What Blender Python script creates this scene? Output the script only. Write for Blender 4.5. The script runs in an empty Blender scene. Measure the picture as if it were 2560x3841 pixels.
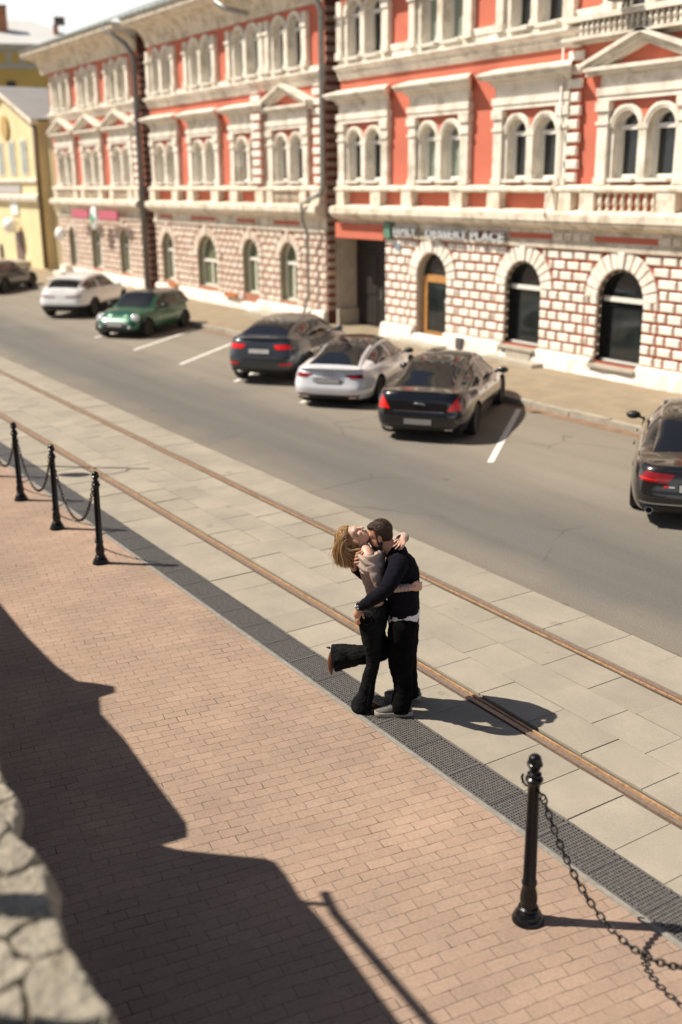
import bpy, bmesh, math, random
import numpy as np
from mathutils import Vector, Matrix, noise as mnoise
random.seed(7); rng = np.random.default_rng(5)
R = math.radians
scene = bpy.context.scene
COL = scene.collection

# ------------------------------------------------------------------ camera
H_CAM = 4.5
F_PX, PITCH, ROLL, YAW = 4000.0, R(17.25), R(-0.522), R(32.78)
_f0 = Vector((-math.cos(YAW), math.sin(YAW), 0)); _r0 = Vector((math.sin(YAW), math.cos(YAW), 0)); _u0 = Vector((0, 0, 1))
_fw = _f0*math.cos(PITCH) - _u0*math.sin(PITCH); _up = _f0*math.sin(PITCH) + _u0*math.cos(PITCH)
_ri = _r0*math.cos(ROLL) + _up*math.sin(ROLL); _up = _up*math.cos(ROLL) - _r0*math.sin(ROLL)
cam_data = bpy.data.cameras.new('camera'); cam = bpy.data.objects.new('camera', cam_data); COL.objects.link(cam)
m = Matrix(((_ri.x, _up.x, -_fw.x), (_ri.y, _up.y, -_fw.y), (_ri.z, _up.z, -_fw.z))).to_4x4()
m.translation = (0, 0, H_CAM)
cam.matrix_world = m
cam_data.sensor_fit = 'VERTICAL'; cam_data.sensor_height = 36; cam_data.sensor_width = 24
cam_data.lens = F_PX/3841*36
cam_data.clip_start = 0.1; cam_data.clip_end = 3000
cam_data.dof.use_dof = True
cam_data.dof.focus_distance = (Vector((-6.95, 4.9, 1.2)) - Vector((0, 0, H_CAM))).dot(_fw)
cam_data.dof.aperture_fstop = 0.80
scene.camera = cam

# ------------------------------------------------------------------ world and sun
SUN_AZ, SUN_EL = R(50.5), R(51.0)            # shadows run towards (cos az, sin az)
w = bpy.data.worlds.new('World'); scene.world = w; w.use_nodes = True
nt = w.node_tree
sky = nt.nodes.new('ShaderNodeTexSky'); sky.sky_type = 'NISHITA'; sky.sun_disc = False
sky.sun_elevation = SUN_EL
tow = Vector((-math.cos(SUN_AZ), -math.sin(SUN_AZ)))     # towards the sun
sky.sun_rotation = math.atan2(tow.x, tow.y)
sky.air_density = 0.75; sky.dust_density = 1.2; sky.ozone_density = 0.6
bg = nt.nodes['Background']; bg.inputs[1].default_value = 0.05
# bright white summer haze low over the roofs, thinning upwards
tc = nt.nodes.new('ShaderNodeTexCoord'); sz = nt.nodes.new('ShaderNodeSeparateXYZ'); nt.links.new(tc.outputs['Generated'], sz.inputs[0])
nz = nt.nodes.new('ShaderNodeTexNoise'); nz.inputs['Scale'].default_value = 2.5; nz.inputs['Detail'].default_value = 5; nt.links.new(tc.outputs['Generated'], nz.inputs['Vector'])
ad = nt.nodes.new('ShaderNodeMath'); ad.operation = 'MULTIPLY_ADD'; ad.inputs[1].default_value = 0.16; nt.links.new(nz.outputs['Fac'], ad.inputs[0]); nt.links.new(sz.outputs['Z'], ad.inputs[2])
mr = nt.nodes.new('ShaderNodeMapRange'); mr.interpolation_type = 'SMOOTHSTEP'; mr.inputs[1].default_value = 0.26; mr.inputs[2].default_value = 0.36; mr.inputs[3].default_value = 1; mr.inputs[4].default_value = 0
nt.links.new(ad.outputs[0], mr.inputs[0])
mx = nt.nodes.new('ShaderNodeMix'); mx.data_type = 'RGBA'; nt.links.new(mr.outputs[0], mx.inputs[0]); nt.links.new(sky.outputs[0], mx.inputs[6]); mx.inputs[7].default_value = (16.5, 16.4, 16.1, 1)
nt.links.new(mx.outputs[2], bg.inputs[0])
sl = bpy.data.lights.new('sun', 'SUN'); sl.energy = 5.0; sl.angle = R(0.53); sl.color = (1.0, 0.905, 0.78)
so = bpy.data.objects.new('sun', sl); COL.objects.link(so)
sd = Vector((math.cos(SUN_AZ)*math.cos(SUN_EL), math.sin(SUN_AZ)*math.cos(SUN_EL), -math.sin(SUN_EL)))
so.rotation_euler = sd.to_track_quat('-Z', 'Y').to_euler(); so.location = (-20, -20, 40)
scene.view_settings.view_transform = 'Standard'; scene.view_settings.look = 'None'
scene.view_settings.exposure = 0.47; scene.view_settings.gamma = 1.0
scene.render.engine = 'CYCLES'
scene.cycles.use_denoising = True
scene.cycles.max_bounces = 6; scene.cycles.diffuse_bounces = 3; scene.cycles.glossy_bounces = 3
scene.cycles.sample_clamp_indirect = 6

# ------------------------------------------------------------------ materials
MATS = {}
class NT:
    def __init__(s, name):
        s.m = bpy.data.materials.new(name); s.m.use_nodes = True; s.t = s.m.node_tree; s.b = s.t.nodes['Principled BSDF']
    def n(s, kind, **kw):
        x = s.t.nodes.new('ShaderNode'+kind)
        for k, v in kw.items(): setattr(x, k, v)
        return x
    def l(s, a, b): s.t.links.new(a, b)
    def coords(s, rot=0, obj=True, scale=(1, 1, 1)):
        c = s.n('TexCoord'); mp = s.n('Mapping'); mp.inputs['Rotation'].default_value = (0, 0, rot)
        mp.inputs['Scale'].default_value = scale
        s.l(c.outputs['Object'], mp.inputs['Vector']); return mp.outputs['Vector']
    def noise(s, vec, scale, detail=4, rough=0.55):
        x = s.n('TexNoise'); x.inputs['Scale'].default_value = scale; x.inputs['Detail'].default_value = detail
        x.inputs['Roughness'].default_value = rough
        if vec is not None: s.l(vec, x.inputs['Vector'])
        return x.outputs['Fac']
    def ramp(s, fac, stops):
        x = s.n('ValToRGB'); e = x.color_ramp.elements
        while len(e) < len(stops): e.new(0.5)
        for k, (p, c) in enumerate(stops): e[k].position = p; e[k].color = (*c, 1) if len(c) == 3 else c
        s.l(fac, x.inputs['Fac']); return x.outputs['Color']
    def mix(s, fac, a, b, mode='MIX'):
        x = s.n('Mix', data_type='RGBA', blend_type=mode)
        for sock, val in ((x.inputs[0], fac), (x.inputs[6], a), (x.inputs[7], b)):
            if isinstance(val, (int, float)): sock.default_value = val
            elif isinstance(val, tuple): sock.default_value = (*val, 1)
            else: s.l(val, sock)
        return x.outputs[2]
    def math(s, op, a, b=None):
        x = s.n('Math', operation=op)
        for k, v in enumerate((a, b)):
            if v is None: continue
            if isinstance(v, (int, float)): x.inputs[k].default_value = v
            else: s.l(v, x.inputs[k])
        return x.outputs[0]
    def bump(s, h, strength=0.3, dist=0.01):
        x = s.n('Bump'); x.inputs['Strength'].default_value = strength; x.inputs['Distance'].default_value = dist
        s.l(h, x.inputs['Height']); s.l(x.outputs[0], s.b.inputs['Normal'])
    def base(s, c):
        if isinstance(c, tuple): s.b.inputs['Base Color'].default_value = (*c, 1)
        else: s.l(c, s.b.inputs['Base Color'])
    def set(s, **kw):
        for k, v in kw.items(): s.b.inputs[k.replace('_', ' ')].default_value = v
        return s

def mat(name, col, rough=0.6, var=0.12, scale=6, metal=0.0, bump=0.0, bscale=60, coat=0.0, spec=0.5, stain=None, stain_amt=0.5, stain_scale=1.5):
    """plain surface with two scales of colour variation, optional stain colour and bump"""
    if name in MATS: return MATS[name]
    t = NT(name); v = t.coords()
    f = t.noise(v, scale, 6)
    lo = tuple(c*(1-var) for c in col); hi = tuple(min(1, c*(1+var)) for c in col)
    c = t.ramp(f, [(0.3, lo), (0.7, hi)])
    if stain:
        g = t.noise(v, stain_scale, 8, 0.65)
        c = t.mix(t.math('MULTIPLY', t.ramp(g, [(0.48, (0, 0, 0)), (0.68, (1, 1, 1))]), stain_amt), c, stain)
    t.base(c); t.set(Roughness=rough, Metallic=metal, Coat_Weight=coat, Specular_IOR_Level=spec)
    if coat: t.b.inputs['Coat Roughness'].default_value = 0.04
    if bump: t.bump(t.noise(v, bscale, 6), bump, 0.01)
    MATS[name] = t.m; return t.m

# ------------------------------------------------------------------ mesh builder
class MB:
    def __init__(s): s.v = []; s.f = []; s.m = []
    def add(s, verts, faces, mi=0):
        o = len(s.v); s.v.extend([tuple(map(float, p)) for p in verts])
        for f in faces: s.f.append(tuple(o+i for i in f)); s.m.append(mi)
    def quad(s, a, b, c, d, mi=0): s.add([a, b, c, d], [(0, 1, 2, 3)], mi)
    def box(s, x0, x1, y0, y1, z0, z1, mi=0, bottom=True):
        v = [(x0, y0, z0), (x1, y0, z0), (x1, y1, z0), (x0, y1, z0), (x0, y0, z1), (x1, y0, z1), (x1, y1, z1), (x0, y1, z1)]
        f = [(4, 5, 6, 7), (0, 1, 5, 4), (1, 2, 6, 5), (2, 3, 7, 6), (3, 0, 4, 7)]
        if bottom: f.append((3, 2, 1, 0))
        s.add(v, f, mi)
    def bevelbox(s, x0, x1, y0, y1, z0, z1, b, mi=0):
        """box whose -Y face is a pillow (rusticated block): y0 is the front"""
        v = [(x0, y1, z0), (x1, y1, z0), (x1, y1, z1), (x0, y1, z1), (x0, y0+b, z0), (x1, y0+b, z0), (x1, y0+b, z1), (x0, y0+b, z1),
             (x0+b, y0, z0+b), (x1-b, y0, z0+b), (x1-b, y0, z1-b), (x0+b, y0, z1-b)]
        s.add(v, [(0, 1, 5, 4), (1, 2, 6, 5), (2, 3, 7, 6), (3, 0, 4, 7), (4, 5, 9, 8), (5, 6, 10, 9), (6, 7, 11, 10), (7, 4, 8, 11), (8, 9, 10, 11)], mi)
    def extrude_x(s, x0, x1, prof, mi=0, caps=True):
        """prof: list of (y, z) open polyline"""
        n = len(prof)
        v = [(x0, y, z) for y, z in prof] + [(x1, y, z) for y, z in prof]
        s.add(v, [(i, i+1, n+i+1, n+i) for i in range(n-1)], mi)
        if caps:
            s.add([(x0, y, z) for y, z in prof], [tuple(range(n))], mi); s.add([(x1, y, z) for y, z in prof], [tuple(range(n))], mi)
    def tube(s, pts, r, n=8, mi=0, caps=True, squash=None):
        pts = [Vector(p) for p in pts]; k = len(pts)
        rr = r if hasattr(r, '__len__') else [r]*k
        rings = []; ref = None
        for i, p in enumerate(pts):
            t = (pts[min(i+1, k-1)] - pts[max(i-1, 0)])
            if t.length < 1e-9: t = Vector((0, 0, 1))
            t.normalize()
            if ref is None:
                ref = Vector((0, 0, 1)) if abs(t.z) < 0.9 else Vector((1, 0, 0))
            a = (ref - t*ref.dot(t)); a.normalize(); b = t.cross(a); ref = a
            rings.append([p + (a*math.cos(2*math.pi*j/n) + b*math.sin(2*math.pi*j/n))*rr[i] for j in range(n)])
        v = [q for ring in rings for q in ring]
        f = [(i*n+j, i*n+(j+1) % n, (i+1)*n+(j+1) % n, (i+1)*n+j) for i in range(k-1) for j in range(n)]
        if caps: f += [tuple(range(n))[::-1], tuple((k-1)*n+j for j in range(n))]
        s.add(v, f, mi)
    def lathe(s, prof, c=(0, 0, 0), n=20, axis='z', mi=0):
        """prof: (r, h)"""
        v = []
        for r, h in prof:
            for j in range(n):
                a = 2*math.pi*j/n; p = (r*math.cos(a), r*math.sin(a), h)
                if axis == 'y': p = (p[0], p[2], p[1])
                if axis == 'x': p = (p[2], p[0], p[1])
                v.append((p[0]+c[0], p[1]+c[1], p[2]+c[2]))
        k = len(prof)
        f = [(i*n+j, i*n+(j+1) % n, (i+1)*n+(j+1) % n, (i+1)*n+j) for i in range(k-1) for j in range(n)]
        f += [tuple(range(n))[::-1], tuple((k-1)*n+j for j in range(n))]
        s.add(v, f, mi)
    def ellipsoid(s, c, r, axes=None, nu=16, nv=10, mi=0):
        """axes: 3 orthonormal vectors"""
        A = np.eye(3) if axes is None else np.array([list(a) for a in axes], float)
        v = []; c = np.array(c, float)
        for i in range(1, nv):
            th = math.pi*i/nv
            for j in range(nu):
                ph = 2*math.pi*j/nu
                q = np.array([r[0]*math.sin(th)*math.cos(ph), r[1]*math.sin(th)*math.sin(ph), r[2]*math.cos(th)])
                v.append(c + q@A)
        top = len(v); v.append(c + np.array([0, 0, r[2]])@A); v.append(c - np.array([0, 0, r[2]])@A)
        f = [(i*nu+j, (i+1)*nu+j, (i+1)*nu+(j+1) % nu, i*nu+(j+1) % nu) for i in range(nv-2) for j in range(nu)]
        f += [(top, j, (j+1) % nu) for j in range(nu)] + [(top+1, (nv-2)*nu+(j+1) % nu, (nv-2)*nu+j) for j in range(nu)]
        s.add(v, f, mi)
    def grid(s, P, mi=0, closed_u=False):
        """P: array (n, m, 3)"""
        n, m_ = P.shape[:2]; v = P.reshape(-1, 3)
        f = []
        for i in range(n-1):
            for j in range(m_ if closed_u else m_-1):
                j2 = (j+1) % m_
                f.append((i*m_+j, i*m_+j2, (i+1)*m_+j2, (i+1)*m_+j))
        s.add(v, f, mi)
    def mesh(s, name, mats, smooth=False, merge=0):
        me = bpy.data.meshes.new(name); me.from_pydata(s.v, [], s.f)
        for mm in (mats if isinstance(mats, (list, tuple)) else [mats]): me.materials.append(mm)
        me.polygons.foreach_set('material_index', s.m)
        bm = bmesh.new(); bm.from_mesh(me)
        if merge: bmesh.ops.remove_doubles(bm, verts=bm.verts, dist=merge)
        bmesh.ops.recalc_face_normals(bm, faces=bm.faces); bm.to_mesh(me); bm.free()
        if smooth: me.polygons.foreach_set('use_smooth', [True]*len(me.polygons))
        me.update(); return me
    def build(s, name, mats, parent=None, smooth=False, merge=0, auto=None):
        me = s.mesh(name, mats, smooth, merge)
        if auto is not None: me.set_sharp_from_angle(angle=R(auto))
        o = bpy.data.objects.new(name, me); COL.objects.link(o)
        if parent: o.parent = parent
        return o

def tag(o, label=None, cat=None, group=None, kind=None):
    if label: o['label'] = label
    if cat: o['category'] = cat
    if group: o['group'] = group
    if kind: o['kind'] = kind
    return o
def empty(name, loc=(0, 0, 0), rz=0.0):
    o = bpy.data.objects.new(name, None); COL.objects.link(o); o.location = loc; o.rotation_euler = (0, 0, rz)
    o.empty_display_size = 0.2; return o
def copy_tree(o, parent=None):
    c = o.copy(); COL.objects.link(c)
    if parent: c.parent = parent
    for ch in list(o.children): copy_tree(ch, c)
    return c
def structure(o): o['kind'] = 'structure'; return o
def text_mesh(name, body, size, extrude, mt, parent=None, offset=0.0):
    cu = bpy.data.curves.new(name, 'FONT'); cu.body = body; cu.size = size; cu.extrude = extrude; cu.align_x = 'LEFT'; cu.offset = offset
    to = bpy.data.objects.new(name, cu); COL.objects.link(to)
    dg = bpy.context.evaluated_depsgraph_get(); me = bpy.data.meshes.new_from_object(to.evaluated_get(dg))
    bpy.data.objects.remove(to); bpy.data.curves.remove(cu)
    me.materials.clear(); me.materials.append(mt)
    o = bpy.data.objects.new(name, me); COL.objects.link(o)
    if parent: o.parent = parent
    return o
# ------------------------------------------------------------------ ground materials
def brick_mat():
    t = NT('brick_paving'); c = t.n('TexCoord')
    # slow warp so that the courses wander as settled pavers do
    nz = t.n('TexNoise'); nz.inputs['Scale'].default_value = 0.9; nz.inputs['Detail'].default_value = 3
    t.l(c.outputs['Object'], nz.inputs['Vector'])
    sub = t.n('VectorMath', operation='SUBTRACT'); sub.inputs[1].default_value = (0.5, 0.5, 0.5); t.l(nz.outputs['Color'], sub.inputs[0])
    sc = t.n('VectorMath', operation='SCALE'); sc.inputs['Scale'].default_value = 0.10; t.l(sub.outputs[0], sc.inputs[0])
    n2 = t.n('TexNoise'); n2.inputs['Scale'].default_value = 14; n2.inputs['Detail'].default_value = 2
    t.l(c.outputs['Object'], n2.inputs['Vector'])
    sub2 = t.n('VectorMath', operation='SUBTRACT'); sub2.inputs[1].default_value = (0.5, 0.5, 0.5); t.l(n2.outputs['Color'], sub2.inputs[0])
    sc2 = t.n('VectorMath', operation='SCALE'); sc2.inputs['Scale'].default_value = 0.012; t.l(sub2.outputs[0], sc2.inputs[0])
    ad = t.n('VectorMath', operation='ADD'); t.l(c.outputs['Object'], ad.inputs[0]); t.l(sc.outputs[0], ad.inputs[1])
    ad2 = t.n('VectorMath', operation='ADD'); t.l(ad.outputs[0], ad2.inputs[0]); t.l(sc2.outputs[0], ad2.inputs[1])
    mp = t.n('Mapping'); mp.inputs['Rotation'].default_value = (0, 0, R(-81.5)); t.l(ad2.outputs[0], mp.inputs['Vector'])
    b = t.n('TexBrick'); t.l(mp.outputs[0], b.inputs['Vector'])
    b.inputs['Scale'].default_value = 1.0; b.inputs['Brick Width'].default_value = 0.203; b.inputs['Row Height'].default_value = 0.1
    b.inputs['Mortar Size'].default_value = 0.0036; b.inputs['Mortar Smooth'].default_value = 0.35; b.inputs['Bias'].default_value = 0
    b.inputs['Color1'].default_value = (0.330, 0.245, 0.190, 1); b.inputs['Color2'].default_value = (0.372, 0.277, 0.216, 1)
    b.inputs['Mortar'].default_value = (0.165, 0.122, 0.098, 1); b.offset = 0.5
    sp_ = t.n('SeparateXYZ'); t.l(mp.outputs[0], sp_.inputs[0])
    fr = t.math('FRACT', t.math('DIVIDE', sp_.outputs['Y'], 0.1)); dd = t.math('ABSOLUTE', t.math('SUBTRACT', fr, 0.5))
    course = t.math('GREATER_THAN', dd, 0.44)
    mort = t.mix(course, (0.205, 0.157, 0.124), (0.165, 0.124, 0.098)); t.l(mort, b.inputs['Mortar'])
    big = t.noise(c.outputs['Object'], 0.8, 6, 0.6); fine = t.noise(c.outputs['Object'], 42, 6, 0.7); mid = t.noise(c.outputs['Object'], 5, 5, 0.6)
    col = t.mix(1.0, b.outputs['Color'], t.ramp(big, [(0.3, (0.78, 0.78, 0.78)), (0.7, (1.14, 1.08, 1.02))]), 'MULTIPLY')
    col = t.mix(1.0, col, t.ramp(fine, [(0.3, (0.82, 0.82, 0.82)), (0.7, (1.12, 1.12, 1.12))]), 'MULTIPLY')
    # sand swept into some joints, darker soil in others
    sand = t.ramp(mid, [(0.50, (0, 0, 0)), (0.62, (1, 1, 1))])
    col = t.mix(t.math('MULTIPLY', sand, t.math('MULTIPLY', b.outputs['Fac'], 0.6)), col, (0.40, 0.31, 0.22))
    # broken, sunken joints
    br = t.ramp(t.noise(c.outputs['Object'], 2.2, 6, 0.7), [(0.56, (0, 0, 0)), (0.61, (1, 1, 1))])
    col = t.mix(t.math('MULTIPLY', br, t.math('MULTIPLY', b.outputs['Fac'], 0.9)), col, (0.05, 0.035, 0.03))
    t.base(col); t.set(Roughness=0.85, Specular_IOR_Level=0.25)
    inv = t.math('SUBTRACT', 1.0, b.outputs['Fac'])
    h = t.math('ADD', t.math('MULTIPLY', inv, 0.8), t.math('MULTIPLY', fine, 0.12))
    h = t.math('ADD', h, t.math('MULTIPLY', t.noise(c.outputs['Object'], 3.5, 3), 0.7))
    t.bump(h, 0.5, 0.012); return t.m

def slab_mat():
    t = NT('concrete_slab'); v = t.coords(); g = t.n('NewGeometry')
    isl = t.ramp(g.outputs['Random Per Island'], [(0, (0.325, 0.294, 0.242)), (0.5, (0.348, 0.315, 0.260)), (1, (0.370, 0.335, 0.278))])
    f = t.noise(v, 1.3, 7, 0.65); fine = t.noise(v, 130, 5, 0.75)
    c = t.mix(1.0, isl, t.ramp(f, [(0.3, (0.82, 0.81, 0.80)), (0.7, (1.08, 1.07, 1.04))]), 'MULTIPLY')
    c = t.mix(1.0, c, t.ramp(fine, [(0.35, (0.80, 0.80, 0.80)), (0.66, (1.16, 1.16, 1.16))]), 'MULTIPLY')
    sp = t.ramp(t.noise(v, 3.1, 3, 0.4), [(0.70, (0, 0, 0)), (0.73, (1, 1, 1))])
    c = t.mix(t.math('MULTIPLY', sp, 0.28), c, (0.13, 0.11, 0.08))
    t.base(c); t.set(Roughness=0.88, Specular_IOR_Level=0.25); t.bump(fine, 0.35, 0.004); return t.m

def asphalt_mat():
    t = NT('asphalt'); v = t.coords(); c = t.n('TexCoord'); sx = t.n('SeparateXYZ'); t.l(c.outputs['Object'], sx.inputs[0])
    wob = t.math('MULTIPLY', t.math('SUBTRACT', t.noise(v, 0.35, 5), 0.5), 2.2)
    yy = t.math('ADD', sx.outputs['Y'], wob)
    mr = t.n('MapRange'); mr.inputs[1].default_value = 9.6; mr.inputs[2].default_value = 12.0; t.l(yy, mr.inputs[0])
    mr.interpolation_type = 'SMOOTHSTEP'
    base = t.mix(mr.outputs[0], (0.147, 0.140, 0.126), (0.248, 0.219, 0.177))       # bare lane, sandy parking side
    e = t.n('MapRange'); e.inputs[1].default_value = 8.7; e.inputs[2].default_value = 8.05; t.l(yy, e.inputs[0])
    base = t.mix(t.math('MULTIPLY', e.outputs[0], 0.55), base, (0.25, 0.215, 0.165))
    st = t.coords(scale=(0.12, 1.6, 1)); streak = t.noise(st, 1.0, 5)
    base = t.mix(1.0, base, t.ramp(streak, [(0.3, (0.88, 0.88, 0.88)), (0.7, (1.1, 1.1, 1.1))]), 'MULTIPLY')
    fine = t.noise(v, 110, 5, 0.8); agg = t.noise(v, 38, 4, 0.8)
    base = t.mix(1.0, base, t.ramp(fine, [(0.35, (0.66, 0.66, 0.66)), (0.66, (1.34, 1.34, 1.34))]), 'MULTIPLY')
    base = t.mix(1.0, base, t.ramp(agg, [(0.35, (0.80, 0.80, 0.80)), (0.68, (1.2, 1.2, 1.2))]), 'MULTIPLY')
    sp = t.ramp(t.noise(v, 1.7, 3, 0.4), [(0.71, (0, 0, 0)), (0.75, (1, 1, 1))])
    base = t.mix(t.math('MULTIPLY', sp, 0.35), base, (0.07, 0.06, 0.05))
    vo = t.n('TexVoronoi', feature='DISTANCE_TO_EDGE'); vo.inputs['Scale'].default_value = 0.34; t.l(t.coords(), vo.inputs['Vector'])
    wn = t.n('TexNoise'); wn.inputs['Scale'].default_value = 3; wn.inputs['Detail'].default_value = 5; t.l(v, wn.inputs['Vector'])
    mw = t.n('Mix', data_type='VECTOR'); mw.inputs[0].default_value = 0.12; t.l(v, mw.inputs[4]); t.l(wn.outputs['Color'], mw.inputs[5]); t.l(mw.outputs[1], vo.inputs['Vector'])
    crk = t.ramp(vo.outputs['Distance'], [(0.0, (1, 1, 1)), (0.006, (0, 0, 0))])
    base = t.mix(t.math('MULTIPLY', crk, t.ramp(t.noise(v, 0.5, 3), [(0.5, (0, 0, 0)), (0.6, (0.6, 0.6, 0.6))])), base, (0.05, 0.045, 0.04))
    t.base(base); t.set(Roughness=0.8, Specular_IOR_Level=0.3); t.bump(fine, 0.5, 0.006); return t.m

M_brick, M_slab, M_asph = brick_mat(), slab_mat(), asphalt_mat()
M_dirt = mat('joint_dirt', (0.10, 0.083, 0.064), 0.95, .4, 3)
M_sand = mat('sandy_pavement', (0.29, 0.232, 0.155), 0.9, 0.14, 2, bump=0.3, bscale=40, stain=(0.22, 0.185, 0.135), stain_amt=0.5)
M_kerb = mat('kerb_stone', (0.36, 0.33, 0.27), 0.85, 0.2, 4, bump=0.3, stain=(0.22, 0.17, 0.12))
M_iron = mat('painted_cast_iron', (0.006, 0.006, 0.007), 0.25, 0.3, 20, bump=0.3, bscale=35, spec=0.35)
M_grate = mat('cast_iron_grate', (0.165, 0.158, 0.15), 0.30, 0.3, 30, metal=0.3)
M_rust = mat('rail_rust', (0.48, 0.30, 0.165), 0.6, 0.35, 25, metal=0.35, stain=(0.25, 0.13, 0.07), stain_amt=0.7, stain_scale=6)
M_railtop = mat('rail_worn_steel', (0.35, 0.262, 0.205), 0.45, 0.2, 30, metal=0.55, stain=(0.25, 0.175, 0.13), stain_amt=0.5, stain_scale=9)
M_white = mat('road_paint', (0.78, 0.76, 0.70), 0.7, 0.1, 30, stain=(0.35, 0.31, 0.25), stain_amt=0.5, stain_scale=6)
M_strip = mat('grey_border_stone', (0.24, 0.225, 0.195), 0.85, 0.2, 15, bump=0.3)
M_stone = mat('weathered_stone', (0.30, 0.27, 0.215), 0.95, 0.35, 14, bump=0.9, bscale=26, stain=(0.15, 0.125, 0.085), stain_amt=0.75, stain_scale=7)

# ------------------------------------------------------------------ ground sheets
XA, XB = -240.0, 14.0
def sheet(name, y0, y1, z, mt, x0=XA, x1=XB, n=1):
    b = MB()
    for k in range(n):
        a = x0+(x1-x0)*k/n; c = x0+(x1-x0)*(k+1)/n
        b.quad((a, y0, z), (c, y0, z), (c, y1, z), (a, y1, z))
    return structure(b.build(name, mt))
b = MB(); b.quad((-900, -900, -0.16), (900, -900, -0.16), (900, 900, -0.16), (-900, 900, -0.16))
structure(b.build('ground', mat('far_ground', (0.20, 0.17, 0.12), 0.95)))
# brick pavement as a softly settled sheet
def settle(x, y):
    return 0.010*mnoise.noise(Vector((x*0.9, y*0.9, 3.1))) + 0.004*mnoise.noise(Vector((x*2.3, y*2.3, 8.1)))
b = MB(); xs = np.linspace(-22, 2, 241); ys = np.linspace(0.0, 4.66, 47)
P = np.array([[(x, y, settle(x, y)*min(1, (4.66-y)/0.3)*min(1, (x+22)/1.0)) for y in ys] for x in xs]); b.grid(P)
b.quad((XA, 0, 0), (-22, 0, 0), (-22, 4.66, 0), (XA, 4.66, 0)); b.quad((2, 0, 0), (XB, 0, 0), (XB, 4.66, 0), (2, 4.66, 0))
structure(b.build('brick_pavement', M_brick, smooth=True))
b = MB(); b.box(XA, XB, 4.66, 4.705, -0.12, 0.006)
structure(b.build('border_strip', M_strip))
sheet('drain_channel', 4.705, 5.065, -0.045, mat('channel_grit', (0.12, 0.10, 0.08), 0.95))
sheet('track_bed', 5.065, 8.02, -0.02, M_dirt)
sheet('road', 8.0, 15.02, 0.0, M_asph, n=1)
# concrete slabs of the tramway, each an island of one paving mesh
b = MB()
def slab_row(y0, y1, x, lo, hi, cut=None):
    while x < 10:
        L = random.uniform(lo, hi); g = random.choice((.0015, .002, .0025, .003, .006))
        z = random.uniform(-0.004, 0.003); t1, t2 = random.uniform(-.003, .003), random.uniform(-.003, .003)
        a, c, d, e = x+g, x+L-g, y0+g, y1-g
        v = [(a, d, z+t1), (c, d, z+t2), (c, e, z-t1), (a, e, z-t2), (a, d, -.03), (c, d, -.03), (c, e, -.03), (a, e, -.03)]
        b.add(v, [(0, 1, 2, 3), (0, 1, 5, 4), (1, 2, 6, 5), (2, 3, 7, 6), (3, 0, 4, 7)])
        x += L
slab_row(5.072, 5.665, -60.3, 0.44, 0.47); slab_row(5.835, 6.275, -60.0, 0.56, 0.66); slab_row(6.275, 6.73, -60.6, 0.55, 0.62); slab_row(6.73, 7.185, -60.3, 0.55, 0.62); slab_row(7.345, 8.0, -60.2, 0.6, 0.9)
for y0, y1 in ((5.072, 5.665), (5.835, 7.185), (7.345, 8.0)):
    b.box(XA, -60.6, y0, y1, -0.03, 0.0)
structure(b.build('tram_track_paving', M_slab))
sheet('sidewalk', 15.16, 30, 0.11, M_sand)
b = MB(); x = XA
while x < XB:
    L = random.uniform(0.9, 1.1); dz = random.uniform(-.012, .012); dy = random.uniform(-.012, .012)
    b.box(x+.006, x+L-.006, 15.0+dy, 15.163, -0.1, 0.125+dz); x += L
structure(b.build('kerb', M_kerb))
b = MB()
dx, dy = -0.67, 0.745
for k in range(0, 7):
    x0 = -13.1-3.06*k; L = 4.45; wv = 0.055
    px, py = dy*wv, -dx*wv
    a = (x0, 11.4); c = (x0+dx*L, 11.4+dy*L)
    b.quad((a[0]-px, a[1]-py, .004), (a[0]+px, a[1]+py, .004), (c[0]+px, c[1]+py, .004), (c[0]-px, c[1]-py, .004))
structure(b.build('road_markings', M_white))
# rusty soil strip along the kerb foot and the slab edges
b = MB(); b.quad((-40, 14.78, .004), (5, 14.72, .004), (5, 15.0, .004), (-40, 15.0, .004))
structure(b.build('gutter_soil', mat('gutter_soil', (0.24, 0.15, 0.09), 0.95, 0.3, 5)))

# ------------------------------------------------------------------ tram rails
def rail(yc, label, flip):
    b = MB(); s = -1 if flip else 1
    def strip(y0, y1, z0, z1, mi):
        a, c = sorted((yc+s*y0, yc+s*y1)); b.box(XA, XB, a, c, z0, z1, mi)
    strip(-0.056, -0.006, -0.03, 0.004, 1)      # running head
    strip(-0.006, 0.016, -0.03, -0.012, 3)      # groove packed with sand
    strip(0.016, 0.040, -0.03, 0.005, 0)        # rusty guard lip
    strip(0.040, 0.046, -0.03, -0.006, 2)
    o = b.build('tram_rail', [M_rust, M_railtop, M_dirt, mat('groove_sand', (.33, .27, .19), .9, .2, 12)]); tag(o, label, 'rail', 'tram rails'); return o
rail(5.745, 'rusty grooved tram rail nearer the drain grates, passing right behind the couple', False)
rail(7.265, 'rusty grooved tram rail nearer the grey asphalt lane, farther from the bollards', True)

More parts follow.
